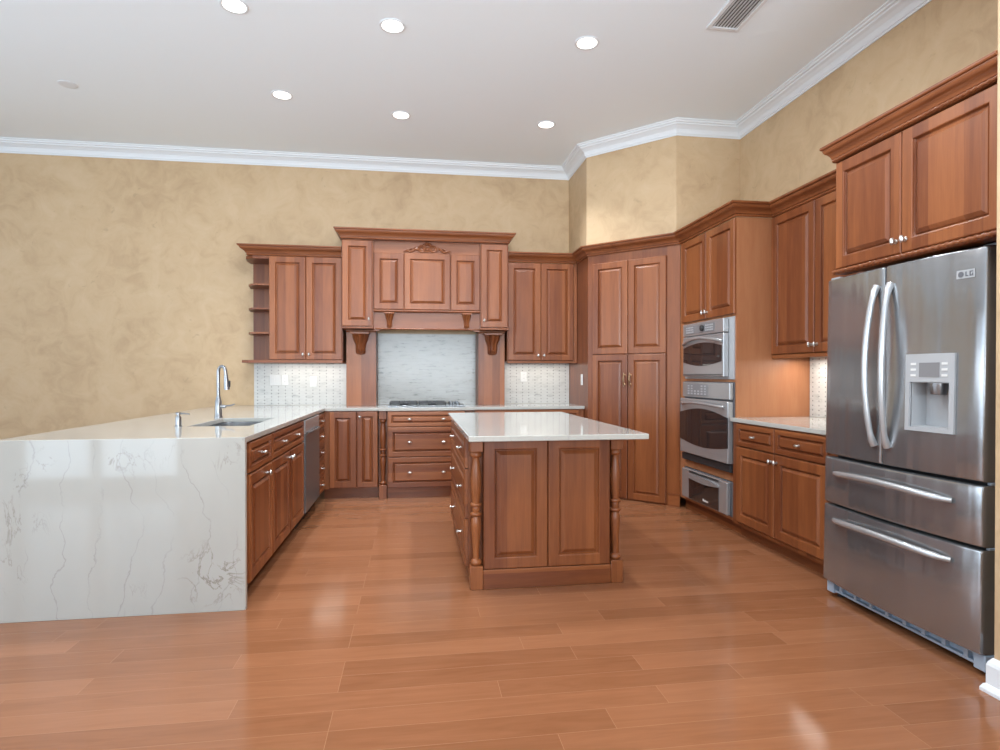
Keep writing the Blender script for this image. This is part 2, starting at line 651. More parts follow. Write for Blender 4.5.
def pull_mesh():
    if 'pull' in _cache:
        return _cache['pull']
    bm = BM()
    for z in (-0.045, 0.045):
        lathe(bm, [(0.011, 0), (0.011, 0.003), (0.006, 0.006), (0.005, 0.026)], 12,
              Matrix.Translation((0, 0, z)) @ Matrix.Rotation(PI / 2, 4, 'X'))
    pts = [(0, -0.027, -0.07), (0, -0.024, -0.058), (0, -0.026, -0.045), (0, -0.032, -0.02), (0, -0.034, 0), (0, -0.032, 0.02), (0, -0.026, 0.045), (0, -0.024, 0.058), (0, -0.027, 0.07)]
    tube(bm, pts, [0.003, 0.006, 0.0055, 0.007, 0.0085, 0.007, 0.0055, 0.006, 0.003], 10)
    _cache['pull'] = finish(bm, 'pull_handle')
    return _cache['pull']


def door(parent, x0, z0, wd, ht, knob=None, y=-0.001, st=0.062, name='door'):
    d = obj(name, panel_mesh(wd, ht, st=st), WOOD_V, parent, (x0, y, z0))
    if knob:
        k = obj('knob', knob_mesh(True), NICKEL, d, (knob[0], -0.021, knob[1]), smooth=True)
    return d


def drawer(parent, x0, z0, wd, ht, knobs=1, y=-0.001):
    st = 0.036 if ht < 0.2 else 0.05
    d = obj('drawer', panel_mesh(wd, ht, st=st, bv=0.02), WOOD_H, parent, (x0, y, z0))
    xs = {0: [], 1: [wd / 2], 2: [wd * 0.28, wd * 0.72]}[knobs]
    for kx in xs:
        obj('knob', knob_mesh(False), NICKEL, d, (kx, -0.021, ht / 2), smooth=True)
    return d


CT = 0.912          # top of the worktops
CB = 0.881         # top of the base cabinets


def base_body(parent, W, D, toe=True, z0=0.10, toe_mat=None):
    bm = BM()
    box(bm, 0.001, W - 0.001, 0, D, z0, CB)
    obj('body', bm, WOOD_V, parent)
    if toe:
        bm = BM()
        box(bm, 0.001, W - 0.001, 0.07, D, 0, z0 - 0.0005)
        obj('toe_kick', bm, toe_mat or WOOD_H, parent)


CROWN = [(0, 0), (0.010, 0), (0.014, 0.006), (0.010, 0.013), (0.010, 0.019), (0.020, 0.022), (0.023, 0.030), (0.030, 0.040),
         (0.042, 0.050), (0.058, 0.058), (0.066, 0.066), (0.070, 0.075), (0.070, 0.082), (0.082, 0.084), (0.086, 0.090), (0.086, 0.100), (0, 0.100)]


def crown_prof(z, s=1.0, sz=None):
    sz = sz or s
    return [(a * s, z + b * sz) for a, b in CROWN]


def turned_post(parent, x, y, z0, z1, blk, name='post', mat=None):
    """square block top and bottom with a turned baluster between"""
    bm = BM()
    h0, h1 = 0.135, 0.085
    b = blk / 2
    box(bm, -b, b, -b, b, z0, z0 + h0, 0.003)
    box(bm, -b, b, -b, b, z1 - h1, z1, 0.003)
    L = (z1 - h1) - (z0 + h0)
    k = b / 0.040
    pr = [(0.026, 0), (0.034, 0.012), (0.036, 0.03), (0.030, 0.045), (0.020, 0.055), (0.0185, 0.07), (0.021, 0.13), (0.026, 0.22), (0.031, 0.31), (0.033, 0.36), (0.030, 0.405),
          (0.023, 0.425), (0.023, 0.432), (0.034, 0.440), (0.037, 0.452), (0.034, 0.464), (0.024, 0.470), (0.025, 0.485), (0.026, 0.50), (0.024, 0.515), (0.034, 0.522), (0.037, 0.534), (0.034, 0.546), (0.023, 0.553),
          (0.024, 0.57), (0.029, 0.63), (0.033, 0.69), (0.034, 0.74), (0.031, 0.81), (0.025, 0.88), (0.020, 0.93), (0.021, 0.945), (0.032, 0.955), (0.036, 0.968), (0.034, 0.985), (0.028, 1.0)]
    lathe(bm, [(r * k, z0 + h0 + s * L) for r, s in pr], 24)
    return obj(name, bm, mat or WOOD_V, parent, (x, y, 0), smooth=True)


def corbel(parent, x, y, z1, wd, ht, dp, name='corbel'):
    """carved bracket: cap, scrolled acanthus body that narrows downwards"""
    bm = BM()
    box(bm, -wd * 0.58, wd * 0.58, -dp * 1.06, 0, z1 - ht * 0.10, z1, 0.003)
    n = 22
    rings = []
    for i in range(n + 1):
        s = i / n
        z = z1 - ht * (0.09 + 0.91 * s)
        hw = wd * 0.5 * (1.0 - 0.44 * min(1, s * 1.25) + 0.06 * math.sin(s * 9))
        d = dp * (1.0 - 0.85 * s ** 0.8 + 0.20 * math.exp(-((s - 0.80) / 0.10) ** 2) + 0.06 * math.sin(s * 12))
        if s > 0.9:
            q = (s - 0.9) / 0.1
            hw *= 1 - 0.6 * q * q
            d *= 1 - 0.75 * q * q
        d = max(d, 0.004)
        ring = [(hw, 0, z)]
        m = 16
        for k in range(m + 1):
            u = 1 - 2 * k / m
            rid = 0.84 + 0.16 * math.cos(u * PI * 3.0)
            ring.append((u * hw, -d * rid * (1 - 0.35 * u ** 4), z))
        ring.append((-hw, 0, z))
        rings.append(ring)
    ring_loft(bm, rings)
    return obj(name, bm, WOOD_V, parent, (x, y, 0), smooth=True, label='carved acanthus corbel')


# ------------------------------------------------------------------ room shell
BY = 6.68           # back wall
RX = 3.09           # right wall
CZ = 3.62           # ceiling
STX, STY = 2.235, 1.995   # end of the wall beside the refrigerator

bm = BM(); box(bm, LEFT_X - 0.1, RX + 0.1, REAR_Y - 0.1, BY + 0.1, -0.05, 0); struct('floor', bm, FLOOR)
bm = BM(); box(bm, LEFT_X - 0.1, RX + 0.1, REAR_Y - 0.1, BY + 0.1, CZ, CZ + 0.05); struct('ceiling', bm, PAINT)
bm = BM(); box(bm, LEFT_X - 0.1, RX + 0.1, BY, BY + 0.1, 0, CZ); struct('wall_back', bm, WALL)
bm = BM(); box(bm, RX, RX + 0.1, STY - 0.1, BY, 0, CZ); struct('wall_right', bm, WALL)
bm = BM(); box(bm, STX, RX + 0.1, REAR_Y, STY, 0, CZ); struct('wall_right_front', bm, WALL)
# boxed-out wall above the corner pantry
PW = [(1.77, BY), (1.77, 5.965), (2.445, 5.29), (RX, 5.29), (RX, BY)]
bm = BM(); prism(bm, PW, 2.567, CZ); struct('wall_pantry', bm, WALL)


def wall_with_holes(name, along, holes, fixed0, fixed1, a0, a1):
    bm = BM()
    hs = sorted(holes)
    cur = a0
    def add(p0, p1, z0, z1):
        if p1 - p0 < 1e-4 or z1 - z0 < 1e-4:
            return
        if along == 'x':
            box(bm, p0, p1, fixed0, fixed1, z0, z1)
        else:
            box(bm, fixed0, fixed1, p0, p1, z0, z1)
    for h0, h1, z0, z1 in hs:
        add(cur, h0, 0, CZ)
        add(h0, h1, 0, z0)
        add(h0, h1, z1, CZ)
        cur = h1
    add(cur, a1, 0, CZ)
    return struct(name, bm, WALL)


wall_with_holes('wall_rear', 'x', REAR_FILL_PANES, REAR_Y - 0.1, REAR_Y - 0.0, JOG_X, STX)
wall_with_holes('wall_rear_left', 'x', DOOR_PANES + HIGH_FILL_PANES, DOOR_Y - 0.1, DOOR_Y, LEFT_X - 0.1, JOG_X)
bm = BM(); box(bm, JOG_X - 0.1, JOG_X, REAR_Y - 0.1, DOOR_Y - 0.1, 0, CZ); struct('wall_rear_side', bm, WALL)
wall_with_holes('wall_left', 'y', LEFT_FILL_PANES, LEFT_X - 0.1, LEFT_X, DOOR_Y, BY)
GLASS = plain('window_glass', (0.9, 0.95, 1.0), 0.02, 0.0, Transmission_Weight=1.0, IOR=1.45)


def pane(name, along, h, fixed):
    a0, a1, z0, z1 = h
    bm = BM()
    t = 0.05
    def add(p0, p1, q0, q1, d0, d1):
        if along == 'x':
            box(bm, p0, p1, fixed - d1, fixed - d0, q0, q1)
        else:
            box(bm, fixed - d1, fixed - d0, p0, p1, q0, q1)
    add(a0, a0 + t, z0, z1, 0.0, 0.1); add(a1 - t, a1, z0, z1, 0.0, 0.1)
    add(a0 + t, a1 - t, z0, z0 + t, 0.0, 0.1); add(a0 + t, a1 - t, z1 - t, z1, 0.0, 0.1)
    fr = struct(name, bm, TRIMW)
    bm = BM()
    add(a0 + t, a1 - t, z0 + t, z1 - t, 0.05, 0.056)
    obj('glass', bm, GLASS, fr)


pane('door_1', 'x', DOOR_PANES[0], DOOR_Y)
pane('door_2', 'x', DOOR_PANES[1], DOOR_Y)
for i, hh in enumerate(REAR_FILL_PANES):  # unseen rear windows, added to frame the fill lamps
    pane('window_%d' % (i + 1), 'x', hh, REAR_Y)
for i, hh in enumerate(HIGH_FILL_PANES):  # unseen high-sill windows, added as a further fill source
    pane('window_%d' % (i + 7), 'x', hh, DOOR_Y)
for i, hh in enumerate(LEFT_FILL_PANES):  # unseen left windows, added to carry the side fill
    pane('window_%d' % (i + 4), 'y', hh, LEFT_X)

# white crown moulding round the ceiling
RC = [(0, 0), (0.008, 0), (0.010, 0.012), (0.018, 0.016), (0.022, 0.030), (0.034, 0.052), (0.058, 0.072), (0.078, 0.082),
      (0.082, 0.092), (0.096, 0.096), (0.100, 0.108), (0.112, 0.112), (0.114, 0.1195), (0, 0.1195)]
bm = BM()
sweep(bm, [(LEFT_X, BY), (1.77, BY), (1.77, 5.965), (2.445, 5.29), (RX, 5.29), (RX, STY), (STX, STY), (STX, REAR_Y)],
      [(a, CZ - 0.12 + z) for a, z in RC])
struct('trim_1', bm, TRIMW)
# baseboard on the wall end beside the refrigerator
BBP = [(0, 0), (0.032, 0), (0.032, 0.012), (0.024, 0.028), (0.018, 0.032), (0.018, 0.105), (0.014, 0.118), (0.008, 0.128), (0.004, 0.135), (0, 0.135)]
bm = BM(); sweep(bm, [(STX + 0.10, STY), (STX, STY), (STX, REAR_Y)], BBP); struct('baseboard_right', bm, TRIMW)

# ------------------------------------------------------------------ peninsula and back run: worktop


def slab(bm, xs, ys, solid, z0, z1):
    """rectilinear slab with holes: cells of the grid xs*ys for which solid(cx, cy)"""
    V = {}
    def v(i, j, k):
        if (i, j, k) not in V:
            V[(i, j, k)] = bm.verts.new((xs[i], ys[j], (z0, z1)[k]))
        return V[(i, j, k)]
    nx, ny = len(xs) - 1, len(ys) - 1
    S = [[solid((xs[i] + xs[i + 1]) / 2, (ys[j] + ys[j + 1]) / 2) for j in range(ny)] for i in range(nx)]
    g = lambda i, j: 0 <= i < nx and 0 <= j < ny and S[i][j]
    for i in range(nx):
        for j in range(ny):
            if not S[i][j]:
                continue
            bm.faces.new((v(i, j, 1), v(i + 1, j, 1), v(i + 1, j + 1, 1), v(i, j + 1, 1)))
            bm.faces.new((v(i, j, 0), v(i, j + 1, 0), v(i + 1, j + 1, 0), v(i + 1, j, 0)))
            for (di, dj, a, b) in ((-1, 0, (i, j), (i, j + 1)), (1, 0, (i + 1, j), (i + 1, j + 1)), (0, -1, (i, j), (i + 1, j)), (0, 1, (i, j + 1), (i + 1, j + 1))):
                if not g(i + di, j + dj):
                    bm.faces.new((v(*a, 0), v(*b, 0), v(*b, 1), v(*a, 1)))


PX = -0.885      # aisle edge of the peninsula worktop
PL = -2.09       # far left edge
WY = 3.262       # face of the waterfall
SINK = (-1.44, -1.06, 4.00, 4.74)
CFY = 6.035      # front edge of the back worktop
bm = BM()
xs = [PL, SINK[0], SINK[1], PX, -0.365, 0.60, 1.772]
ys = [WY + 0.030, SINK[2], SINK[3], CFY - 0.06, CFY, BY - 0.002]


def solid(x, y):
    if SINK[0] < x < SINK[1] and SINK[2] < y < SINK[3]:
        return False
    if x < PX:
        return True
    if y > CFY:
        return True
    return -0.365 < x < 0.60 and y > CFY - 0.06


slab(bm, xs, ys, solid, CT - 0.03, CT)
bmesh.ops.dissolve_limit(bm, angle_limit=0.02, verts=bm.verts, edges=bm.edges)
ctop = thing('kitchen_countertop', 'white veined quartz worktop of the peninsula and back run with waterfall end', 'countertop', (0, 0, 0))
o = obj('worktop', bm, QUARTZ, ctop)
bv = o.modifiers.new('bevel', 'BEVEL'); bv.width = 0.0025; bv.segments = 2; bv.limit_method = 'ANGLE'
bm = BM(); box(bm, PL, PX, WY, WY + 0.0299, 0.0, CT, 0.0015)
obj('waterfall_panel', bm, QUARTZ, ctop)

# ------------------------------------------------------------------ sink, tap, soap pump
x0, x1, y0, y1 = SINK
sk = thing('kitchen_sink', 'stainless undermount sink set in the white peninsula worktop', 'sink', ((x0 + x1) / 2, (y0 + y1) / 2, CT - 0.24))
bm = BM()
hx, hy = (x1 - x0) / 2 + 0.006, (y1 - y0) / 2 + 0.006


def rrect(hx, hy, r, z, n=6):
    out = []
    for cx, cy, a0 in ((hx - r, hy - r, 0), (-hx + r, hy - r, PI / 2), (-hx + r, -hy + r, PI), (hx - r, -hy + r, 1.5 * PI)):
        for k in range(n + 1):
            a = a0 + PI / 2 * k / n
            out.append((cx + r * math.cos(a), cy + r * math.sin(a), z))
    return out


ring_loft(bm, [rrect(hx + 0.018, hy + 0.018, 0.05, 0.2085), rrect(hx + 0.002, hy + 0.002, 0.045, 0.0), rrect(hx - 0.03, hy - 0.03, 0.04, -0.004),
               rrect(hx - 0.03, hy - 0.03, 0.04, 0.004), rrect(hx - 0.008, hy - 0.008, 0.045, 0.02), rrect(hx - 0.002, hy - 0.002, 0.045, 0.2085)], cap0=False, cap1=False)
n_ = None
bm.verts.ensure_lookup_table()
N = len(rrect(1, 1, 0.1, 0))
V = list(bm.verts)
bm.faces.new(V[3 * N:4 * N])
for i in range(N):
    j = (i + 1) % N
    bm.faces.new((V[i], V[5 * N + i], V[5 * N + j], V[j]))
bm.faces.new(V[2 * N:3 * N][::-1])
obj('basin', bm, STEEL, sk, smooth=True)
bm = BM(); lathe(bm, [(0.045, 0.005), (0.045, 0.009), (0.034, 0.010), (0.030, 0.006), (0.005, 0.006)], 24); obj('drain', bm, CHROME, sk, smooth=True)

fc = thing('kitchen_faucet', 'tall chrome pull-down faucet standing behind the peninsula sink', 'faucet', (-1.548, 4.56, CT))
fc.location = (-1.50, 4.81, CT)
bm = BM(); lathe(bm, [(0.030, 0.0), (0.030, 0.006), (0.026, 0.012), (0.025, 0.06), (0.0235, 0.13), (0.018, 0.14), (0.0165, 0.16)], 24)
obj('base', bm, CHROME, fc, smooth=True)
ang = -0.25
dx, dy = math.cos(ang), math.sin(ang)
pts = [(0, 0, 0.15), (0, 0, 0.24), (0, 0, 0.335)]
R = 0.030
for k in range(1, 13):
    a = PI * k / 12
    pts.append(((R - R * math.cos(a)) * dx * 1.0, (R - R * math.cos(a)) * dy, 0.345 + 0.050 * math.sin(a)))
pts.append((2 * R * dx + 0.002, 2 * R * dy, 0.325))
bm = BM(); tube(bm, pts, 0.0125, 14); obj('spout', bm, CHROME, fc, smooth=True)
bm = BM()
tube(bm, [(2 * R * dx + 0.002, 2 * R * dy, 0.330), (2 * R * dx + 0.003, 2 * R * dy, 0.305), (2 * R * dx + 0.006, 2 * R * dy, 0.262), (2 * R * dx + 0.009, 2 * R * dy, 0.215)], [0.0135, 0.016, 0.019, 0.0215], 16)
sh = obj('spray_head', bm, CHROME, fc, smooth=True)
bm = BM(); box(bm, 2 * R * dx + 0.024, 2 * R * dx + 0.034, 2 * R * dy - 0.006, 2 * R * dy + 0.006, 0.235, 0.285, 0.003); obj('button', bm, DARK, sh)
bm = BM()
lathe(bm, [(0.014, 0), (0.014, 0.03), (0.010, 0.036)], 14, Matrix.Translation((0.018, -0.006, 0.085)) @ Matrix.Rotation(PI / 2, 4, 'Y'))
tube(bm, [(0.045, -0.008, 0.085), (0.07, -0.015, 0.092), (0.10, -0.02, 0.094), (0.125, -0.024, 0.104)], [0.008, 0.0065, 0.006, 0.005], 10)
obj('lever', bm, CHROME, fc, smooth=True)

sd = thing('soap_dispenser', 'small chrome soap pump on the worktop left of the sink', 'soap dispenser', (-1.488, 4.00, CT))
bm = BM(); lathe(bm, [(0.023, 0), (0.023, 0.004), (0.018, 0.008), (0.0165, 0.06), (0.014, 0.066)], 20); obj('base', bm, CHROME, sd, smooth=True)
bm = BM(); lathe(bm, [(0.008, 0.064), (0.008, 0.075), (0.0165, 0.077), (0.0165, 0.088), (0.012, 0.091)], 18)
tube(bm, [(0.01, 0, 0.083), (0.04, -0.004, 0.083), (0.068, -0.006, 0.079)], [0.006, 0.0045, 0.004], 8); obj('pump_spout', bm, CHROME, sd, smooth=True)

# ------------------------------------------------------------------ peninsula base cabinets (fronts face +X)
FX = -0.91
ROT_R = PI / 2
c = thing('base_cabinet', 'cherry base cabinet with one drawer and door beside the waterfall end', 'cabinet', (FX, 3.295, 0), ROT_R, 'peninsula base cabinets')
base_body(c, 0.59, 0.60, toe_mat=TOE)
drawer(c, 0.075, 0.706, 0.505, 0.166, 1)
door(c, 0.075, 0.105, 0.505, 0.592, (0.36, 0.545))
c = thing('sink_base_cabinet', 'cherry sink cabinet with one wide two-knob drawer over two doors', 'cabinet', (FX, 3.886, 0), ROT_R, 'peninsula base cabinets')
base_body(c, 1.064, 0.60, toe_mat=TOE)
for ch in list(c.children):
    if ch.name.startswith('body'):
        bpy.data.objects.remove(ch)
bm = BM()      # open-topped body so that the bowl hangs in it
box(bm, 0.001, 0.02, 0, 0.60, 0.10, CB); box(bm, 1.043, 1.063, 0, 0.60, 0.10, CB); box(bm, 0.02, 1.043, 0, 0.018, 0.10, CB)
box(bm, 0.02, 1.043, 0.59, 0.60, 0.10, CB); box(bm, 0.02, 1.043, 0.018, 0.59, 0.10, 0.118)
obj('body', bm, WOOD_V, c)
drawer(c, 0.004, 0.706, 1.056, 0.166, 2)
door(c, 0.004, 0.105, 0.524, 0.592, (0.50, 0.545))
door(c, 0.536, 0.105, 0.524, 0.592, (0.024, 0.545))
dw = thing('dishwasher', 'dark stainless dishwasher built in beneath the peninsula worktop', 'dishwasher', (FX, 4.956, 0), ROT_R)
bm = BM(); box(bm, 0.003, 0.697, 0.0, 0.58, 0.10, CB); obj('tub', bm, BODYGREY, dw)
bm = BM(); box(bm, 0.003, 0.697, -0.032, -0.001, 0.115, 0.755, 0.004); obj('door', bm, STEEL_D, dw)
bm = BM(); box(bm, 0.003, 0.697, -0.030, -0.001, 0.758, 0.872, 0.004)
cp_ = obj('control_panel', bm, STEEL_B, dw, label='lighter steel control panel')
bm = BM(); tube(bm, [(0.08, -0.030, 0.765), (0.10, -0.048, 0.765), (0.35, -0.052, 0.765), (0.60, -0.048, 0.765), (0.62, -0.030, 0.765)], 0.008, 10); obj('handle', bm, STEEL_D, cp_, smooth=True)
bm = BM(); box(bm, 0.003, 0.697, 0.05, 0.5, 0.0, 0.0995); obj('toe_kick', bm, DARK, dw)
c = thing('drawer_cabinet', 'narrow cherry cabinet of five small drawers between dishwasher and corner', 'cabinet', (FX, 5.658, 0), ROT_R, 'peninsula base cabinets')
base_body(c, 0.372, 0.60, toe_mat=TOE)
zz = 0.105
for hgt in (0.158, 0.15, 0.15, 0.15, 0.138):
    drawer(c, 0.004, zz, 0.364, hgt, 1)
    zz += hgt + 0.004

# ------------------------------------------------------------------ back-run base cabinets (fronts face -Y)
FY = 6.06
D_ = BY - 0.004 - FY
c = thing('corner_base_cabinet', 'cherry corner cabinet with a wide and a narrow door left of the cooktop', 'cabinet', (-0.905, FY, 0), 0, 'back wall base cabinets')
bm = BM(); box(bm, 0.001, 0.535, 0.001, D_, 0.10, CB); obj('body', bm, WOOD_V, c)
bm = BM(); box(bm, 0.001, 0.535, 0.07, D_, 0, 0.0995); obj('toe_kick', bm, WOOD_H, c)
door(c, 0.06, 0.112, 0.265, 0.760)
door(c, 0.330, 0.112, 0.203, 0.760, (0.03, 0.705), st=0.05)
c = thing('cooktop_cabinet', 'cherry cabinet of three wide drawers flanked by turned posts below the cooktop', 'cabinet', (-0.365, FY - 0.06, 0), 0, 'back wall base cabinets')
bm = BM(); box(bm, 0.092, 0.870, 0, D_ + 0.06, 0.10, CB)
box(bm, 0.001, 0.092, 0.09, D_ + 0.06, 0.0, CB); box(bm, 0.870, 0.962, 0.09, D_ + 0.06, 0.0, CB)
obj('body', bm, WOOD_V, c)
bm = BM(); box(bm, 0.094, 0.868, 0.03, D_, 0, 0.0995); obj('toe_kick', bm, WOOD_H, c)
turned_post(c, 0.046, 0.042, 0, CB, 0.076)
turned_post(c, 0.916, 0.042, 0, CB, 0.076)
drawer(c, 0.096, 0.722, 0.770, 0.150, 2)
drawer(c, 0.096, 0.420, 0.770, 0.296, 2)
drawer(c, 0.096, 0.112, 0.770, 0.302, 2)
c = thing('base_cabinet', 'cherry base cabinet with two drawers between cooktop cabinet and corner pantry', 'cabinet', (0.600, FY, 0), 0, 'back wall base cabinets')
base_body(c, 1.17, D_)
drawer(c, 0.006, 0.706, 0.552, 0.166, 1)
drawer(c, 0.564, 0.706, 0.552, 0.166, 1)
door(c, 0.006, 0.105, 0.552, 0.592, (0.52, 0.545))
door(c, 0.564, 0.105, 0.552, 0.592, (0.03, 0.545))

# ------------------------------------------------------------------ cooktop
ck = thing('gas_cooktop', 'black and steel gas cooktop set in the worktop under the hood', 'cooktop', (-0.31, 6.14, CT))
ck.scale = (0.91, 0.95, 1.0); ck.location.x = -0.278
WC, DC = 0.88, 0.43
bm = BM(); box(bm, 0, WC, 0, DC, 0.0005, 0.012, 0.004); obj('top_plate', bm, STEEL_D, ck)
for gx in (0.02, 0.345):
    bm = BM()
    gw = 0.315
    for yy in (0.02, DC - 0.035):
        box(bm, gx, gx + gw, yy, yy + 0.014, 0.030, 0.046, 0.002)
    for xx in (gx, gx + gw - 0.014):
        box(bm, xx, xx + 0.014, 0.02, DC - 0.02, 0.030, 0.046, 0.002)
    for yy in (0.115, 0.205, 0.30):
        box(bm, gx, gx + gw, yy, yy + 0.010, 0.033, 0.048)
    for xx in (gx + 0.10, gx + gw / 2 - 0.005, gx + 0.21):
        box(bm, xx, xx + 0.010, 0.02, DC - 0.02, 0.033, 0.048)
    for xx in (gx + 0.002, gx + gw - 0.014):
        for yy in (0.022, DC - 0.034):
            box(bm, xx, xx + 0.012, yy, yy + 0.012, 0.012, 0.032)
    obj('grate', bm, BLACK, ck)
    for yy in (0.115, 0.31):
        bm = BM(); lathe(bm, [(0.048, 0.012), (0.048, 0.018), (0.036, 0.020), (0.036, 0.028), (0.028, 0.031), (0.002, 0.031)], 20,
                         Matrix.Translation((gx + gw / 2, yy, 0)))
        obj('burner', bm, BLACK, ck, smooth=True)
for kx, ky in ((0.72, 0.09), (0.80, 0.09), (0.76, 0.21), (0.72, 0.33), (0.80, 0.33)):
    bm = BM(); lathe(bm, [(0.024, 0.012), (0.024, 0.016), (0.019, 0.018), (0.017, 0.040), (0.013, 0.044), (0.001, 0.044)], 16, Matrix.Translation((kx, ky, 0)))
    obj('knob', bm, STEEL_D, ck, smooth=True)

# ------------------------------------------------------------------ backsplashes


def splash(label, x0, x1, z0, z1, mat):
    bm = BM(); box(bm, 0, x1 - x0, 0, 0.008, 0, z1 - z0)
    o = obj('backsplash', bm, mat, None, (x0, BY - 0.0095, z0))
    tag(o, label, 'backsplash', 'tiled backsplashes')
    return o


splash('white dotted mosaic backsplash under the left wall cabinets', -1.716, -0.718, CT + 0.001, 1.364, TILE_DOT)
splash('grey streaked linear mosaic backsplash behind the cooktop', -0.407, 0.682, CT + 0.001, 1.70, TILE_LIN)
splash('white dotted mosaic backsplash between hood pilaster and corner pantry', 0.972, 1.772, CT + 0.001, 1.393, TILE_DOT)
bm = BM(); box(bm, 0, 1.19, 0, 0.008, 0, 0.478)
tag(obj('backsplash', bm, TILE_DOT, None, (RX - 0.0095, 4.255, CT + 0.001), (0, 0, -PI / 2)),
    'white dotted mosaic backsplash on the right wall beside the refrigerator', 'backsplash', 'tiled backsplashes')


def plate(label, loc, rz, kind, gang=1):
    wd = 0.072 + 0.046 * (gang - 1)
    t = thing('electrical_outlet' if kind == 'outlet' else 'light_switch', label, 'outlet' if kind == 'outlet' else 'switch', loc, rz)
    bm = BM(); box(bm, -wd / 2, wd / 2, -0.006, 0, -0.058, 0.058, 0.0025); obj('cover_plate', bm, WHITEPL, t)
    for g in range(gang):
        cx = (g - (gang - 1) / 2) * 0.046
        if kind == 'outlet':
            for zz in (-0.02, 0.02):
                bm = BM(); box(bm, cx - 0.016, cx + 0.016, -0.0085, -0.0062, zz - 0.0145, zz + 0.0145, 0.001)
                s = obj('socket', bm, WHITEPL, t)
                bm = BM()
                for q in (-0.006, 0.006):
                    box(bm, cx + q - 0.001, cx + q + 0.001, -0.0090, -0.0086, zz - 0.003, zz + 0.006)
                obj('slots', bm, DARK, s)
        else:
            bm = BM(); box(bm, cx - 0.016, cx + 0.016, -0.010, -0.0062, -0.033, 0.033, 0.002); obj('rocker', bm, WHITEPL, t)


yb = BY - 0.0097
plate('white two-gang switch plate, leftmost on the tiles under the left wall cabinets', (-1.495, yb, 1.185), 0, 'switch', 2)
plate('white outlet just right of the two-gang switch plate on the left tiles', (-1.395, yb, 1.185), 0, 'outlet')
plate('white outlet on the left tiles nearest the hood pilaster', (-1.097, yb, 1.168), 0, 'outlet')
plate('white outlet on the tiles between hood pilaster and corner pantry', (1.234, yb, 1.22), 0, 'outlet')
plate('white switch on the wooden side of the corner pantry', (1.7725, 6.13, 1.19), -PI / 2, 'switch')

# ------------------------------------------------------------------ wall cabinets left of the hood
UY = 6.33
UD = BY - 0.003 - UY
UB, UT = 1.395, 2.462


def light_rail(bm, x0, x1, y, zt=1.394):
    box(bm, x0, x1, y - 0.012, y + 0.02, zt - 0.022, zt, 0.004)


c = thing('upper_cabinet', 'cherry two-door wall cabinet with open end shelves left of the hood', 'cabinet', (-1.480, UY, 0), 0, 'wall cabinets')
bm = BM(); box(bm, 0, 0.736, 0, UD, UB, UT); obj('body', bm, WOOD_V, c)
door(c, 0.004, UB + 0.004, 0.362, UT - UB - 0.008, (0.335, 0.055))
door(c, 0.370, UB + 0.004, 0.360, UT - UB - 0.008, (0.03, 0.055))
bm = BM(); box(bm, -0.238, -0.001, UD - 0.018, UD, UB, UT); obj('end_back_panel', bm, WOOD_V, c)


def end_shelf(z, t, ext):
    bm = BM()
    poly = [(-0.001, 0.015), (-0.12, 0.015), (-0.19, 0.045), (-0.235 - ext, 0.12), (-0.265 - ext, UD - 0.06), (-0.265 - ext, UD - 0.019), (-0.001, UD - 0.019)]
    prism(bm, poly, z, z + t)
    obj('shelf', bm, WOOD_H, c)


for z in (1.665, 1.915, 2.162):
    end_shelf(z, 0.018, -0.004)
bm = BM(); prism(bm, [(-0.001, -0.002), (-0.16, -0.002), (-0.24, 0.06), (-0.265, 0.2), (-0.265, UD), (-0.001, UD)], UT - 0.03, UT); obj('top_board', bm, WOOD_H, c)
bm = BM(); prism(bm, [(0.732, -0.014), (-0.20, -0.014), (-0.275, 0.03), (-0.295, 0.1), (-0.295, UD), (0.732, UD)], 1.366, UB - 0.0005); obj('bottom_rail', bm, WOOD_H, c)
bm = BM(); sweep(bm, [(-0.205, UD), (-0.205, -0.003), (0.73, -0.003)], crown_prof(UT + 0.0005)); obj('crown_molding', bm, WOOD_T, c)
bm = BM(); prism(bm, [(-0.20, 0.0), (0.732, 0.0), (0.732, UD), (-0.20, UD)], UT + 0.0005, UT + 0.09); obj('top_filler', bm, WOOD_H, c)

# ------------------------------------------------------------------ mantel hood
HX0, HX1 = -0.742, 0.985
HY = 6.22
HD = BY - 0.003 - HY
HT = 2.635
hd = thing('range_hood', 'tall cherry mantel hood with carved onlay and corbelled pilasters over the cooktop', 'range hood', (HX0, HY, 0), 0)
W = HX1 - HX0
CWL, CWR = 0.318, 0.300
bm = BM(); box(bm, 0, CWL, 0, HD, 1.735, HT); obj('side_column', bm, WOOD_V, hd)
bm = BM(); box(bm, W - CWR, W, 0, HD, 1.735, HT); obj('side_column', bm, WOOD_V, hd)
door(hd, 0.006, 1.742, CWL - 0.016, HT - 1.742 - 0.012, (CWL - 0.05, 0.075))
door(hd, W - CWR + 0.008, 1.742, CWR - 0.016, HT - 1.742 - 0.012, (0.032, 0.075))
for a0, a1 in ((-0.004, CWL + 0.004), (W - CWR - 0.004, W + 0.004)):
    bm = BM(); box(bm, a0, a1, -0.026, HD, 1.716, 1.7345, 0.005); obj('column_base_mold', bm, WOOD_H, hd)
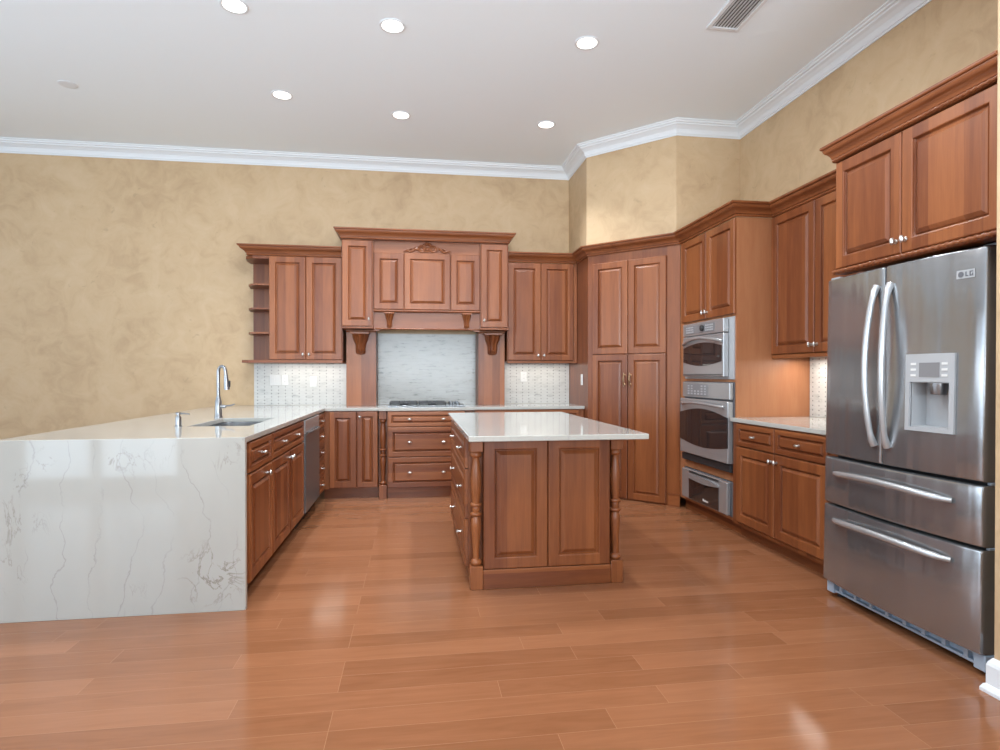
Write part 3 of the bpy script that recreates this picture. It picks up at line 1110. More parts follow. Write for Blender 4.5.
# centre of the mantel, set back a little
cx0, cx1 = CWL + 0.001, W - CWR - 0.001
cw = cx1 - cx0
bm = BM(); box(bm, cx0, cx1, 0.030, HD, 1.90, HT); obj('mantel_body', bm, WOOD_H, hd)
side = (cw - 0.478 - 0.012) / 2
for q, (px, pw) in enumerate(((cx0 + 0.002, side), (cx0 + side + 0.006, 0.478), (cx0 + side + 0.490, side))):
    obj('door', panel_mesh(pw, 0.590 if q == 1 else 0.585), WOOD_V, hd, (px, 0.029, 1.922))
bm = BM(); sweep(bm, [(cx0, 0.030), (cx1, 0.030)], [(0, 1.892), (0.012, 1.892), (0.030, 1.898), (0.036, 1.905), (0.036, 1.914), (0.024, 1.918), (0, 1.918)]); obj('mantel_shelf', bm, WOOD_T, hd)
# valance with eased lower corners
bm = BM()
zb, zt = 1.709, 1.892
poly = [(cx0, zt), (cx0, zb - 0.01), (cx0 + 0.05, zb - 0.01), (cx0 + 0.062, zb), (cx0 + 0.08, zb + 0.006)]
poly += [(cx1 - 0.08, zb + 0.006), (cx1 - 0.062, zb), (cx1 - 0.05, zb - 0.01), (cx1, zb - 0.01), (cx1, zt)]
ring_loft(bm, [[(x, 0.04, z) for x, z in poly], [(x, 0.065, z) for x, z in poly]])
obj('valance', bm, WOOD_H, hd)
bm = BM(); sweep(bm, [(cx0, 0.04), (cx1, 0.04)], [(0, zb + 0.004), (0.008, zb + 0.004), (0.014, zb + 0.010), (0.008, zb + 0.018), (0, zb + 0.020)]); obj('valance_bead', bm, WOOD_T, hd)
bm = BM(); box(bm, cx0 + 0.02, cx1 - 0.02, 0.07, HD - 0.012, 1.76, 1.80); obj('vent_liner', bm, STEEL_D, hd)
for px in (-0.275 - HX0 + 0.012, 0.555 - HX0 - 0.012):
    corbel(hd, px, 0.040, 1.890, 0.088, 0.160, 0.070, 'small_corbel')
# pilasters down to the worktop
PY = 0.165
for a0, a1, bx in ((0.026, CWL + 0.016, 0.176), (W - CWR - 0.002, W - 0.014, W - CWR + 0.148)):
    bm = BM(); box(bm, a0, a1, PY, HD, CT + 0.001, 1.715, 0.002); obj('pilaster', bm, WOOD_V, hd)
    bm = BM(); sweep(bm, [(a0, PY), (a1, PY)], [(0, 1.690), (0.010, 1.692), (0.022, 1.704), (0.024, 1.715), (0, 1.715)]); obj('pilaster_cap', bm, WOOD_T, hd)
    corbel(hd, bx, PY, 1.689, 0.165, 0.235, 0.13, 'corbel')
bm = BM(); sweep(bm, [(0, HD), (0, -0.024), (W, -0.024), (W, HD)], crown_prof(HT + 0.0005, 0.82, 1.0)); obj('crown_molding', bm, WOOD_T, hd)
bm = BM(); box(bm, 0.005, W - 0.005, -0.02, HD, HT + 0.0005, HT + 0.09); obj('top_filler', bm, WOOD_H, hd)
# carved onlay above the centre door: shell, scrolls and trailing leaves
bm = BM()


def blob(bm, x, z, sx, sz, dp, rot=0.0):
    m = Matrix.Translation((x, 0, z)) @ Matrix.Rotation(rot, 4, 'Y') @ Matrix.Diagonal((sx, dp, sz, 1))
    bmesh.ops.create_icosphere(bm, subdivisions=2, radius=1.0, matrix=m)


for s in (-1, 1):
    pts, rr = [], []
    for k in range(34):
        a = k / 33 * 2.1 * 2 * PI
        r = 0.042 * (1 - 0.75 * k / 33)
        pts.append((s * (0.062 + r * math.cos(a + 2.4)), -0.006, 0.046 + r * math.sin(a + 2.4)))
        rr.append(0.0105 * (1 - 0.45 * k / 33))
    tube(bm, pts, rr, 8)
    pts, rr = [], []
    for k in range(20):
        u = k / 19
        pts.append((s * (0.085 + 0.155 * u), -0.004, 0.030 - 0.020 * u + 0.012 * math.sin(u * 8)))
        rr.append(0.010 * (1 - 0.5 * u) + 0.003)
    tube(bm, pts, rr, 8)
    for k in range(6):
        u = k / 5
        blob(bm, s * (0.105 + 0.115 * u), 0.036 - 0.022 * u + (0.016 if k % 2 else -0.010) * (1 - 0.5 * u), 0.022 - 0.006 * u, 0.009, 0.018, s * (0.5 if k % 2 else -0.3))
    blob(bm, s * 0.228, 0.010, 0.024, 0.008, 0.015, 0)
for k in range(7):
    a = PI * (0.12 + 0.76 * k / 6)
    blob(bm, 0.042 * math.cos(a), 0.050 + 0.044 * math.sin(a), 0.022, 0.0085, 0.020, -a)
blob(bm, 0, 0.040, 0.020, 0.024, 0.013)
blob(bm, 0, 0.012, 0.03, 0.010, 0.010)
blob(bm, 0, 0.098, 0.018, 0.010, 0.010)
obj('carved_onlay', bm, WOOD_T, hd, (cx0 + cw / 2, 0.029, 2.522), smooth=True, label='carved scroll and shell onlay')

# ------------------------------------------------------------------ wall cabinet right of the hood
c = thing('upper_cabinet', 'cherry two-door wall cabinet between the hood and the corner pantry', 'cabinet', (0.992, UY, 0), 0, 'wall cabinets')
bm = BM(); box(bm, 0, 0.778, 0, UD, UB, UT); obj('body', bm, WOOD_V, c)
door(c, 0.006, UB + 0.004, 0.362, UT - UB - 0.008, (0.330, 0.055))
door(c, 0.372, UB + 0.004, 0.362, UT - UB - 0.008, (0.032, 0.055))
bm = BM(); box(bm, 0.0, 0.778, -0.012, 0.02, 1.368, UB - 0.0005, 0.004); obj('bottom_rail', bm, WOOD_H, c)

# ------------------------------------------------------------------ corner pantry (angled front)
OX = 2.463                # oven cabinet front plane
P0 = (1.775, 5.925)      # left end of the angled front
P1 = (2.462, 5.238)      # right end
pn = thing('corner_pantry', 'tall angled cherry corner pantry with four doors left of the ovens', 'pantry', (0, 0, 0))
bm = BM()
prism(bm, [(1.775, BY - 0.012), P0, (2.462, 5.2385), (2.462, BY - 0.012)], 0.0, 2.564)
obj('body', bm, WOOD_V, pn)
fr = bpy.data.objects.new('door_frame', None)
face_len = math.hypot(P1[0] - P0[0], P1[1] - P0[1])
bpy.data.objects.remove(fr)
th = -PI / 4


def on_face(u, z):
    return (P0[0] + u * math.cos(th), P0[1] + u * math.sin(th), z)


def pdoor(u, z, wd, ht, handle=None, st=0.062):
    nx, ny = math.sin(th), -math.cos(th)
    p = on_face(u, z)
    d = obj('door', panel_mesh(wd, ht, st=st), WOOD_V, pn, (p[0] + nx * 0.001, p[1] + ny * 0.001, z), (0, 0, th))
    if handle:
        obj('pull_handle', pull_mesh(), BRONZE, d, (handle[0], -0.021, handle[1]), smooth=True)
    return d


u0, dwid = 0.062, 0.386
pdoor(u0, 0.014, dwid, 1.430, (dwid - 0.028, 1.18))
pdoor(u0 + dwid + 0.006, 0.014, dwid, 1.430, (0.028, 1.18))
pdoor(u0, 1.450, dwid, 0.925)
pdoor(u0 + dwid + 0.006, 1.450, dwid, 0.925)
for hz in (0.18, 0.72, 1.26):      # barrel hinges of the lower right door
    p = on_face(u0 + 2 * dwid + 0.011, hz)
# small plinth at the right foot of the pantry front
bm = BM()
q = [on_face(u0 + 2 * dwid + 0.03, 0)[:2], (P1[0] - 0.02, P1[1] + 0.02), (P1[0], P1[1] + 0.035)]
n2 = (math.sin(th), -math.cos(th))
prism(bm, [q[0], (q[0][0] + n2[0] * 0.016, q[0][1] + n2[1] * 0.016), (P1[0] - 0.006, P1[1] - 0.010), (P1[0], P1[1] - 0.002), (P1[0], P1[1] + 0.03), (P1[0] - 0.02, P1[1] + 0.03)], 0, 0.115)
obj('plinth', bm, WOOD_H, pn)

# long crown moulding over wall cabinet, pantry, ovens and right wall cabinets
bm = BM()
LONG = [(0.992, UY - 0.003), (1.772, UY - 0.003), (1.772, 5.924), (OX - 0.003, 5.233), (OX - 0.003, 4.257), (2.762, 4.257), (2.762, 3.064)]
sweep(bm, LONG, crown_prof(UT + 0.0015))
cm = thing('crown_molding', 'continuous cherry crown molding along wall cabinet, pantry, ovens and right cabinets', 'molding', (0, 0, 0))
obj('molding', bm, WOOD_T, cm)
bm = BM()
for a, b_ in zip(LONG[2:], LONG[3:]):
    dv = (Vector(b_) - Vector(a)).normalized()
    nn = Vector((dv.y, -dv.x)) * 0.009
    rope(bm, (a[0] + nn.x, a[1] + nn.y, UT + 0.012), (b_[0] + nn.x, b_[1] + nn.y, UT + 0.012), 0.009, 0.032)
obj('rope_bead', bm, WOOD_T, cm, smooth=True)

# ------------------------------------------------------------------ oven cabinet (fronts face -X)
ROT_L = -PI / 2
OY1, OY0 = 5.232, 4.26
ov = thing('oven_cabinet', 'tall cherry oven cabinet with plain side panel between pantry and right worktop', 'cabinet', (OX, OY1, 0), ROT_L)
OW, OD = OY1 - OY0, RX - 0.003 - OX
bm = BM()
# carcass with three appliance openings
holes = [(0.125, 0.405), (0.470, 1.185), (1.205, 1.700)]
zz = 0.10
for h0, h1 in holes + [(2.462, 2.462)]:
    box(bm, 0.0, OW, 0.0, OD, zz, h0)
    zz = h1
for h0, h1 in holes:
    box(bm, 0.0, 0.086, 0.0, OD, h0, h1)
    box(bm, OW - 0.018, OW, 0.0, OD, h0, h1)
    box(bm, 0.086, OW - 0.018, OD - 0.02, OD, h0, h1)
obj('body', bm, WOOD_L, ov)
bm = BM(); box(bm, 0.0, OW, 0.055, OD, 0, 0.0995); obj('toe_kick', bm, WOOD_H, ov)
door(ov, 0.066, 1.716, 0.450, 0.738, (0.424, 0.055))
door(ov, 0.521, 1.716, 0.448, 0.738, (0.026, 0.055))


def arc_window(bm, x0, x1, ztl, ztm, zbl, zbm, y0, y1, n=16):
    """glass with bowed top and bottom edge"""
    poly = []
    for k in range(n + 1):
        u = k / n
        poly.append((x0 + (x1 - x0) * u, zbl + (zbm - zbl) * math.sin(PI * u)))
    for k in range(n + 1):
        u = 1 - k / n
        poly.append((x0 + (x1 - x0) * u, ztl + (ztm - ztl) * math.sin(PI * u)))
    ring_loft(bm, [[(x, y0, z) for x, z in poly], [(x, y1, z) for x, z in poly]])


def arc_bar(bm, x0, x1, z, y, rise, out, r, n=20, flat=1.0):
    pts = []
    for k in range(n + 1):
        u = k / n
        pts.append((x0 + (x1 - x0) * u, y - out * (math.sin(PI * u) ** 0.5), z + rise * math.sin(PI * u)))
    tube(bm, pts, r, 12, flat)


AW0, AW1 = 0.116, OW - 0.020
# microwave
mw = thing('microwave', 'built-in stainless microwave, topmost appliance of the oven cabinet', 'microwave', (OX, OY1, 0), ROT_L, 'built-in cooking appliances')
bm = BM(); box(bm, AW0, AW1, -0.008, 0.45, 1.207, 1.698); obj('trim_frame', bm, GREYPL, mw)
bm = BM(); box(bm, AW0 + 0.05, AW1 - 0.075, -0.055, -0.0085, 1.225, 1.575, 0.006); dr = obj('door', bm, STEEL_B, mw)
bm = BM(); box(bm, AW0 + 0.05, AW1 - 0.075, -0.055, -0.0085, 1.580, 1.692, 0.006); cpn = obj('control_panel', bm, STEEL_B, mw)
bm = BM(); box(bm, AW0 + 0.10, AW0 + 0.62, -0.058, -0.0555, 1.600, 1.672, 0.001); ds = obj('display', bm, GREYSCR, cpn)
bm = BM()
for i in range(5):
    for j in range(3):
        box(bm, AW0 + 0.125 + i * 0.028, AW0 + 0.145 + i * 0.028, -0.0596, -0.0581, 1.609 + j * 0.020, 1.621 + j * 0.020)
        box(bm, AW0 + 0.475 + i * 0.026, AW0 + 0.492 + i * 0.026, -0.0596, -0.0581, 1.609 + j * 0.020, 1.621 + j * 0.020)
obj('buttons', bm, GREYPL, cpn)
bm = BM(); lathe(bm, [(0.026, 0), (0.026, 0.014), (0.021, 0.020), (0.001, 0.020)], 20, Matrix.Translation((AW0 + 0.425, -0.0581, 1.636)) @ Matrix.Rotation(PI / 2, 4, 'X'))
obj('dial', bm, DARK, cpn, smooth=True)
bm = BM(); arc_window(bm, AW0 + 0.065, AW1 - 0.095, 1.478, 1.514, 1.352, 1.318, -0.058, -0.050); obj('window', bm, BLACKGLASS, dr)
bm = BM(); arc_bar(bm, AW0 + 0.06, AW1 - 0.09, 1.512, -0.056, 0.040, 0.035, 0.013); obj('handle', bm, STEEL_B, dr, smooth=True)
bm = BM(); box(bm, AW0 + 0.06, AW1 - 0.09, -0.0585, -0.0552, 1.238, 1.246); obj('vent_slot', bm, DARK, dr)
# oven
wo = thing('oven', 'built-in stainless wall oven with curved black window below the microwave', 'oven', (OX, OY1, 0), ROT_L, 'built-in cooking appliances')
bm = BM(); box(bm, AW0, AW1, -0.012, 0.48, 0.473, 1.183); obj('oven_body', bm, BODYGREY, wo)
bm = BM(); box(bm, AW0 + 0.025, AW1 - 0.0, -0.045, -0.0125, 1.045, 1.178, 0.005); cpn = obj('control_panel', bm, STEEL_B, wo)
bm = BM(); box(bm, AW0 + 0.115, AW0 + 0.50, -0.048, -0.0455, 1.062, 1.160, 0.001); obj('display', bm, GREYSCR, cpn)
bm = BM()
for i in range(6):
    for j in range(4):
        if 2 <= i <= 3 and j > 1:
            continue
        box(bm, AW0 + 0.135 + i * 0.06, AW0 + 0.165 + i * 0.06, -0.0492, -0.0481, 1.072 + j * 0.022, 1.084 + j * 0.022)
obj('buttons', bm, GREYPL, cpn)
bm = BM(); box(bm, AW0 + 0.005, AW1, -0.060, -0.0125, 0.545, 1.032, 0.006); dr = obj('door', bm, STEEL_B, wo)
bm = BM(); arc_window(bm, AW0 + 0.006, AW1 - 0.002, 0.905, 0.955, 0.668, 0.630, -0.063, -0.050); obj('window', bm, BLACKGLASS, dr)
bm = BM(); arc_bar(bm, AW0 + 0.05, AW1 - 0.05, 0.985, -0.061, 0.018, 0.045, 0.013); obj('handle', bm, STEEL_B, dr, smooth=True)
bm = BM(); box(bm, AW0 + 0.005, AW1, -0.040, -0.0125, 0.478, 0.538, 0.003); obj('vent_grille', bm, DARK, wo)
# warming drawer
wd_ = thing('warming_drawer', 'stainless warming drawer with black glass front below the wall oven', 'drawer', (OX, OY1, 0), ROT_L, 'built-in cooking appliances')
bm = BM(); box(bm, AW0, AW1, -0.010, 0.45, 0.128, 0.402); obj('drawer_body', bm, BODYGREY, wd_)
bm = BM(); box(bm, AW0 + 0.01, AW1 - 0.035, -0.045, -0.0105, 0.136, 0.396, 0.006); fr = obj('front', bm, STEEL_B, wd_)
bm = BM(); box(bm, AW0 + 0.155, AW0 + 0.675, -0.048, -0.040, 0.146, 0.345, 0.001); gl = obj('glass', bm, BLACKGLASS, fr)
bm = BM()
arc_window(bm, AW0 + 0.155, AW0 + 0.68, 0.352, 0.372, 0.335, 0.318, -0.066, -0.0455)
obj('handle', bm, STEEL_B, fr, smooth=True)
bm = BM(); box(bm, AW0 + 0.16, AW0 + 0.67, -0.047, -0.0445, 0.374, 0.392); obj('finger_slot', bm, DARK, fr)
bm = BM()
xx = AW0 + 0.415
for k, (wv, hv) in enumerate(((0.018, 0.020), (0.010, 0.012), (0.010, 0.016), (0.010, 0.012), (0.010, 0.012), (0.012, 0.012))):
    box(bm, xx, xx + wv, -0.0486, -0.0481, 0.172, 0.172 + hv)
    xx += wv + 0.004
obj('brand_mark', bm, MARK, gl)

# ------------------------------------------------------------------ wall cabinets on the right wall
c = thing('upper_cabinet', 'cherry wall cabinet on the right wall between oven cabinet and refrigerator', 'cabinet', (2.765, 4.255, 0), ROT_L, 'wall cabinets')
WU = 4.255 - 3.062
bm = BM(); box(bm, 0, WU, 0, RX - 0.003 - 2.765, UB, UT); obj('body', bm, WOOD_V, c)
for k, (dx0, kx) in enumerate(((0.006, 0.474), (0.512, 0.026))):
    door(c, dx0, UB + 0.004, 0.500, UT - UB - 0.008, (kx, 0.055))
bm = BM(); box(bm, 1.016, WU, -0.02, -0.001, UB + 0.004, UT - 0.004); obj('filler_strip', bm, WOOD_V, c)
bm = BM(); box(bm, 0, WU, -0.012, 0.02, 1.366, UB - 0.0005, 0.004); obj('bottom_rail', bm, WOOD_H, c)

# base cabinet and worktop on the right wall
BX = 2.435
c = thing('base_cabinet', 'cherry base cabinet with two drawers over two doors beside the refrigerator', 'cabinet', (BX, 4.256, 0), ROT_L)
WB = 4.256 - 3.065
base_body(c, WB, RX - 0.003 - BX)
drawer(c, 0.075, 0.706, 0.478, 0.166, 1)
drawer(c, 0.560, 0.706, 0.520, 0.166, 1)
door(c, 0.075, 0.130, 0.478, 0.567, (0.452, 0.515))
door(c, 0.560, 0.130, 0.520, 0.567, (0.026, 0.515))
bm = BM(); box(bm, 2.408, RX - 0.011, 3.066, 4.256, CT - 0.03, CT, 0.003)
tag(obj('countertop', bm, QUARTZ), 'white quartz worktop on the right wall between ovens and refrigerator', 'countertop')

# ------------------------------------------------------------------ refrigerator (front faces -X, leans back slightly)
FRX, FRY = 2.285, 3.045
fg = thing('refrigerator', 'stainless french-door refrigerator with water dispenser and two bottom drawers', 'refrigerator', (FRX, FRY, 0), ROT_L)
fg.rotation_euler = (-0.016, 0, ROT_L)
FW = 0.945


def bow(x):
    u = (x - FW / 2) / (FW / 2)
    return 0.034 * (1 - u * u)


def bowed(bm, x0, x1, z0, z1, th_=0.068, hole=None, r=0.014, nx=14):
    xs = [x0, x0 + 0.003, x0 + 0.008, x0 + r]
    xs += [x0 + r + (x1 - x0 - 2 * r) * k / nx for k in range(1, nx)]
    xs += [x1 - r, x1 - 0.008, x1 - 0.003, x1]
    zs = [z0, z0 + 0.004, z0 + 0.012, z1 - 0.012, z1 - 0.004, z1]
    if hole:
        hx0, hx1, hz0, hz1 = hole
        xs = [x for x in xs if min(abs(x - hx0), abs(x - hx1)) > 0.006] + [hx0, hx1]
        zs += [hz0, hz1]
    xs = sorted(xs); zs = sorted(zs)

    def off(d, rr):
        if d >= rr:
            return 0
        return rr - math.sqrt(max(0, rr * rr - (rr - d) ** 2))
    def yf(x, z):
        return -bow(x) + off(min(x - x0, x1 - x), r) + off(min(z - z0, z1 - z), 0.010)
    F = [[bm.verts.new((x, yf(x, z), z)) for z in zs] for x in xs]
    B = [[bm.verts.new((x, th_, z)) for z in zs] for x in xs]
    inh = lambda x, z: hole and hole[0] < x < hole[1] and hole[2] < z < hole[3]
    nx_, nz_ = len(xs) - 1, len(zs) - 1
    for i in range(nx_):
        for j in range(nz_):
            if inh((xs[i] + xs[i + 1]) / 2, (zs[j] + zs[j + 1]) / 2):
                continue
            bm.faces.new((F[i][j], F[i + 1][j], F[i + 1][j + 1], F[i][j + 1]))
            bm.faces.new((B[i][j], B[i][j + 1], B[i + 1][j + 1], B[i + 1][j]))
    for i in range(nx_):
        for j in (0, nz_):
            bm.faces.new((F[i][j], F[i + 1][j], B[i + 1][j], B[i][j]))
    for j in range(nz_):
        for i in (0, nx_):
            bm.faces.new((F[i][j], F[i][j + 1], B[i][j + 1], B[i][j]))
    if hole:
        i0, i1 = xs.index(hole[0]), xs.index(hole[1])
        j0, j1 = zs.index(hole[2]), zs.index(hole[3])
        for i in range(i0, i1):
            for j in (j0, j1):
                bm.faces.new((F[i][j], F[i + 1][j], B[i + 1][j], B[i][j]))
        for j in range(j0, j1):
            for i in (i0, i1):
                bm.faces.new((F[i][j], F[i][j + 1], B[i][j + 1], B[i][j]))


SPL = 0.448
DX0, DX1, DZ0, DZ1 = 0.592, 0.828, 0.985, 1.335
bm = BM(); bowed(bm, 0.0, SPL - 0.003, 0.800, 1.773); dl = obj('door', bm, STEEL, fg, smooth=True)
bm = BM(); bowed(bm, SPL + 0.003, FW, 0.800, 1.773, hole=(DX0 + 0.02, DX1 - 0.02, DZ0 + 0.015, DZ1 - 0.125)); drr = obj('door', bm, STEEL, fg, smooth=True)
bm = BM(); bowed(bm, 0.0, FW, 0.532, 0.785); d1 = obj('freezer_drawer', bm, STEEL, fg, smooth=True)
bm = BM(); bowed(bm, 0.0, FW, 0.092, 0.520); d2 = obj('freezer_drawer', bm, STEEL, fg, smooth=True)
bm = BM(); box(bm, 0.006, FW - 0.006, 0.075, 0.72, 0.045, 1.745, 0.004); obj('body', bm, BODYGREY, fg)
bm = BM(); box(bm, 0.02, FW - 0.02, 0.069, 0.0745, 0.10, 1.74); obj('gasket', bm, DARK, fg)
bm = BM(); box(bm, 0.0, 0.07, 0.02, 0.12, 1.774, 1.787, 0.004); box(bm, FW - 0.07, FW, 0.05, 0.12, 1.774, 1.787, 0.004); obj('hinge_cover', bm, GREYPL, fg)
bm = BM(); box(bm, FW - 0.012, FW + 0.002, 0.03, 0.09, 0.787, 0.799, 0.002); box(bm, FW - 0.012, FW + 0.002, 0.03, 0.09, 0.521, 0.531, 0.002); obj('drawer_hinge', bm, GRILLE, fg)
bm = BM()
box(bm, 0.012, FW - 0.004, 0.035, 0.072, 0.030, 0.042, 0.002); box(bm, 0.012, FW - 0.004, 0.035, 0.072, 0.072, 0.088, 0.002)
box(bm, 0.02, FW - 0.02, 0.060, 0.072, 0.042, 0.072)
for k in range(8):
    xx = 0.09 + k * (FW - 0.18 - 0.02) / 7
    box(bm, xx, xx + 0.02, 0.037, 0.065, 0.040, 0.074)
box(bm, 0.005, 0.06, 0.025, 0.075, 0.022, 0.088, 0.004); box(bm, FW - 0.05, FW + 0.004, 0.02, 0.10, 0.022, 0.090, 0.004)
obj('base_grille', bm, GRILLE, fg)
for fx in (0.05, FW - 0.04):
    for fy in (0.08, 0.66):
        bm = BM(); lathe(bm, [(0.018, 0.0), (0.018, 0.012), (0.010, 0.014), (0.010, 0.044)], 14, Matrix.Translation((fx, fy, 0.0 if fy < 0.3 else 0.004)))
        obj('foot', bm, DARK, fg, smooth=True)


def vhandle(parent, xc, sgn):
    bm = BM()
    pts, rr = [], []
    n = 28
    for k in range(n + 1):
        u = k / n
        s = math.sin(PI * u)
        y = -bow(xc) - 0.004 - 0.052 * s ** 0.6
        pts.append((xc + sgn * 0.012 * s, y, 0.890 + 0.790 * u))
        rr.append(0.0145 if 0.06 < u < 0.94 else 0.018)
    tube(bm, pts, rr, 14)
    obj('handle', bm, STEEL_B, parent, smooth=True)


vhandle(dl, SPL - 0.042, -1)
vhandle(drr, SPL + 0.042, 1)
for dd, z in ((d1, 0.705), (d2, 0.450)):
    bm = BM()
    pts = []
    for k in range(29):
        u = k / 28
        s = math.sin(PI * u)
        x = 0.105 + 0.715 * u
        pts.append((x, -bow(x) - 0.002 - 0.060 * s ** 0.55, z - 0.004 + 0.022 * s))
    tube(bm, pts, [0.016 if 0.05 < k / 28 < 0.95 else 0.012 for k in range(29)], 12)
    obj('handle', bm, STEEL_B, dd, smooth=True)
# dispenser
ybz = -bow((DX0 + DX1) / 2)


def dy_(x):
    return -bow(x)


def curved_plate(bm, x0, x1, z0, z1, dout, din, hole=None, n=8):
    xs = [x0 + (x1 - x0) * k / n for k in range(n + 1)]
    if hole:
        xs = sorted(set([x for x in xs if min(abs(x - hole[0]), abs(x - hole[1])) > 0.004] + [hole[0], hole[1]]))
    zs = sorted([z0, z1] + ([hole[2], hole[3]] if hole else []))
    F = [[bm.verts.new((x, dy_(x) - dout, z)) for z in zs] for x in xs]
    B = [[bm.verts.new((x, dy_(x) - din, z)) for z in zs] for x in xs]
    a, b = len(xs) - 1, len(zs) - 1
    ok = [[not (hole and hole[0] < (xs[i] + xs[i + 1]) / 2 < hole[1] and hole[2] < (zs[j] + zs[j + 1]) / 2 < hole[3]) for j in range(b)] for i in range(a)]
    g = lambda i, j: 0 <= i < a and 0 <= j < b and ok[i][j]
    for i in range(a):
        for j in range(b):
            if not ok[i][j]:
                continue
            bm.faces.new((F[i][j], F[i + 1][j], F[i + 1][j + 1], F[i][j + 1]))
            bm.faces.new((B[i][j], B[i][j + 1], B[i + 1][j + 1], B[i + 1][j]))
            if not g(i - 1, j): bm.faces.new((F[i][j], F[i][j + 1], B[i][j + 1], B[i][j]))
            if not g(i + 1, j): bm.faces.new((F[i + 1][j], F[i + 1][j + 1], B[i + 1][j + 1], B[i + 1][j]))
            if not g(i, j - 1): bm.faces.new((F[i][j], F[i + 1][j], B[i + 1][j], B[i][j]))
            if not g(i, j + 1): bm.faces.new((F[i][j + 1], F[i + 1][j + 1], B[i + 1][j + 1], B[i][j + 1]))


bm = BM()
curved_plate(bm, DX0, DX1, DZ0, DZ1, 0.010, 0.0005, hole=(DX0 + 0.022, DX1 - 0.022, DZ0 + 0.017, DZ1 - 0.127))
dp = obj('dispenser', bm, GREYPL, drr, label='light grey ice and water dispenser')
bm = BM(); curved_plate(bm, DX0 + 0.072, DX1 - 0.066, DZ1 - 0.105, DZ1 - 0.040, 0.0115, 0.0103); obj('display', bm, GREYSCR, drr)
bm = BM()
for j in range(3):
    for bx in (DX0 + 0.030, DX1 - 0.055):
        curved_plate(bm, bx, bx + 0.026, DZ1 - 0.102 + j * 0.026, DZ1 - 0.092 + j * 0.026, 0.013, 0.0103, n=2)
obj('buttons', bm, WHITEPL, drr)
bm = BM()
hx0, hx1, hz0, hz1 = DX0 + 0.0225, DX1 - 0.0225, DZ0 + 0.0175, DZ1 - 0.1275
yb_, yf_ = 0.045, -bow(DX0) - 0.001
box(bm, hx0, hx1, yb_, yb_ + 0.006, hz0, hz1)
box(bm, hx0, hx0 + 0.003, yf_ + 0.004, yb_, hz0, hz1); box(bm, hx1 - 0.003, hx1, yf_ + 0.008, yb_, hz0, hz1)
box(bm, hx0 + 0.003, hx1 - 0.003, yf_ + 0.006, yb_, hz0, hz0 + 0.006); box(bm, hx0 + 0.003, hx1 - 0.003, yf_ + 0.006, yb_, hz1 - 0.003, hz1)
obj('dispenser_bay', bm, GREYPL, drr)
bm = BM()
xm = (hx0 + hx1) / 2 + 0.012
lathe(bm, [(0.038, 0.0), (0.036, -0.03), (0.031, -0.05), (0.026, -0.052), (0.02, -0.04), (0.002, -0.04)], 20, Matrix.Translation((xm, 0.004, hz1 - 0.0035)))
obj('nozzle', bm, CHROME, drr, smooth=True)
# badge in the upper right corner
bx0, bx1, bz0, bz1 = 0.822, 0.898, 1.648, 1.684
bm = BM(); curved_plate(bm, bx0, bx1, bz0, bz1, 0.0025, 0.0003, n=4); obj('badge', bm, GREYPL, drr)
bm = BM()
lathe(bm, [(0.0125, 0), (0.0125, 0.0012), (0.001, 0.0013)], 20, Matrix.Translation((bx0 + 0.019, dy_(bx0 + 0.019) - 0.0027, (bz0 + bz1) / 2)) @ Matrix.Rotation(PI / 2, 4, 'X'))
zc_ = (bz0 + bz1) / 2
def bar(xa, xb, za, zb_):
    ym = dy_((xa + xb) / 2)
    box(bm, xa, xb, ym - 0.0040, ym - 0.0026, za, zb_)
bar(bx0 + 0.038, bx0 + 0.042, zc_ - 0.010, zc_ + 0.010); bar(bx0 + 0.042, bx0 + 0.050, zc_ - 0.010, zc_ - 0.006)
bar(bx0 + 0.055, bx0 + 0.059, zc_ - 0.010, zc_ + 0.010); bar(bx0 + 0.059, bx0 + 0.069, zc_ + 0.006, zc_ + 0.010)
bar(bx0 + 0.059, bx0 + 0.069, zc_ - 0.010, zc_ - 0.006); bar(bx0 + 0.065, bx0 + 0.069, zc_ - 0.006, zc_ + 0.001)
obj('badge_lettering', bm, BODYGREY, drr)

# cabinet over the refrigerator
c = thing('upper_cabinet', 'deep cherry two-door cabinet with rope molding above the refrigerator', 'cabinet', (2.30, 2.948, 0), ROT_L, 'wall cabinets')
WF = 2.948 - STY - 0.001
DF = RX - 0.003 - 2.30
bm = BM(); box(bm, 0, WF, 0, DF, 1.812, 2.402); obj('body', bm, WOOD_V, c)
door(c, 0.008, 1.818, 0.438, 0.577, (0.412, 0.060))
door(c, 0.450, 1.818, 0.492, 0.577, (0.026, 0.060))
bm = BM(); sweep(bm, [(0, DF), (0, -0.020), (WF, -0.020)], crown_prof(2.4025, 0.62, 0.95)); obj('crown_molding', bm, WOOD_T, c)
bm = BM(); box(bm, 0.005, WF, -0.015, DF, 2.4025, 2.49); obj('top_filler', bm, WOOD_H, c)
bm = BM(); box(bm, -0.002, WF, -0.024, 0.05, 1.7895, 1.8115, 0.003); rl = obj('bottom_rail', bm, WOOD_T, c)
bm = BM(); rope(bm, (0, -0.028, 1.802), (WF, -0.028, 1.802), 0.0110, 0.034); obj('rope_bead', bm, WOOD_T, rl, smooth=True)
bm = BM(); rope(bm, (0, -0.030, 2.412), (WF, -0.030, 2.412), 0.009, 0.030); obj('crown_rope_bead', bm, WOOD_T, c, smooth=True)

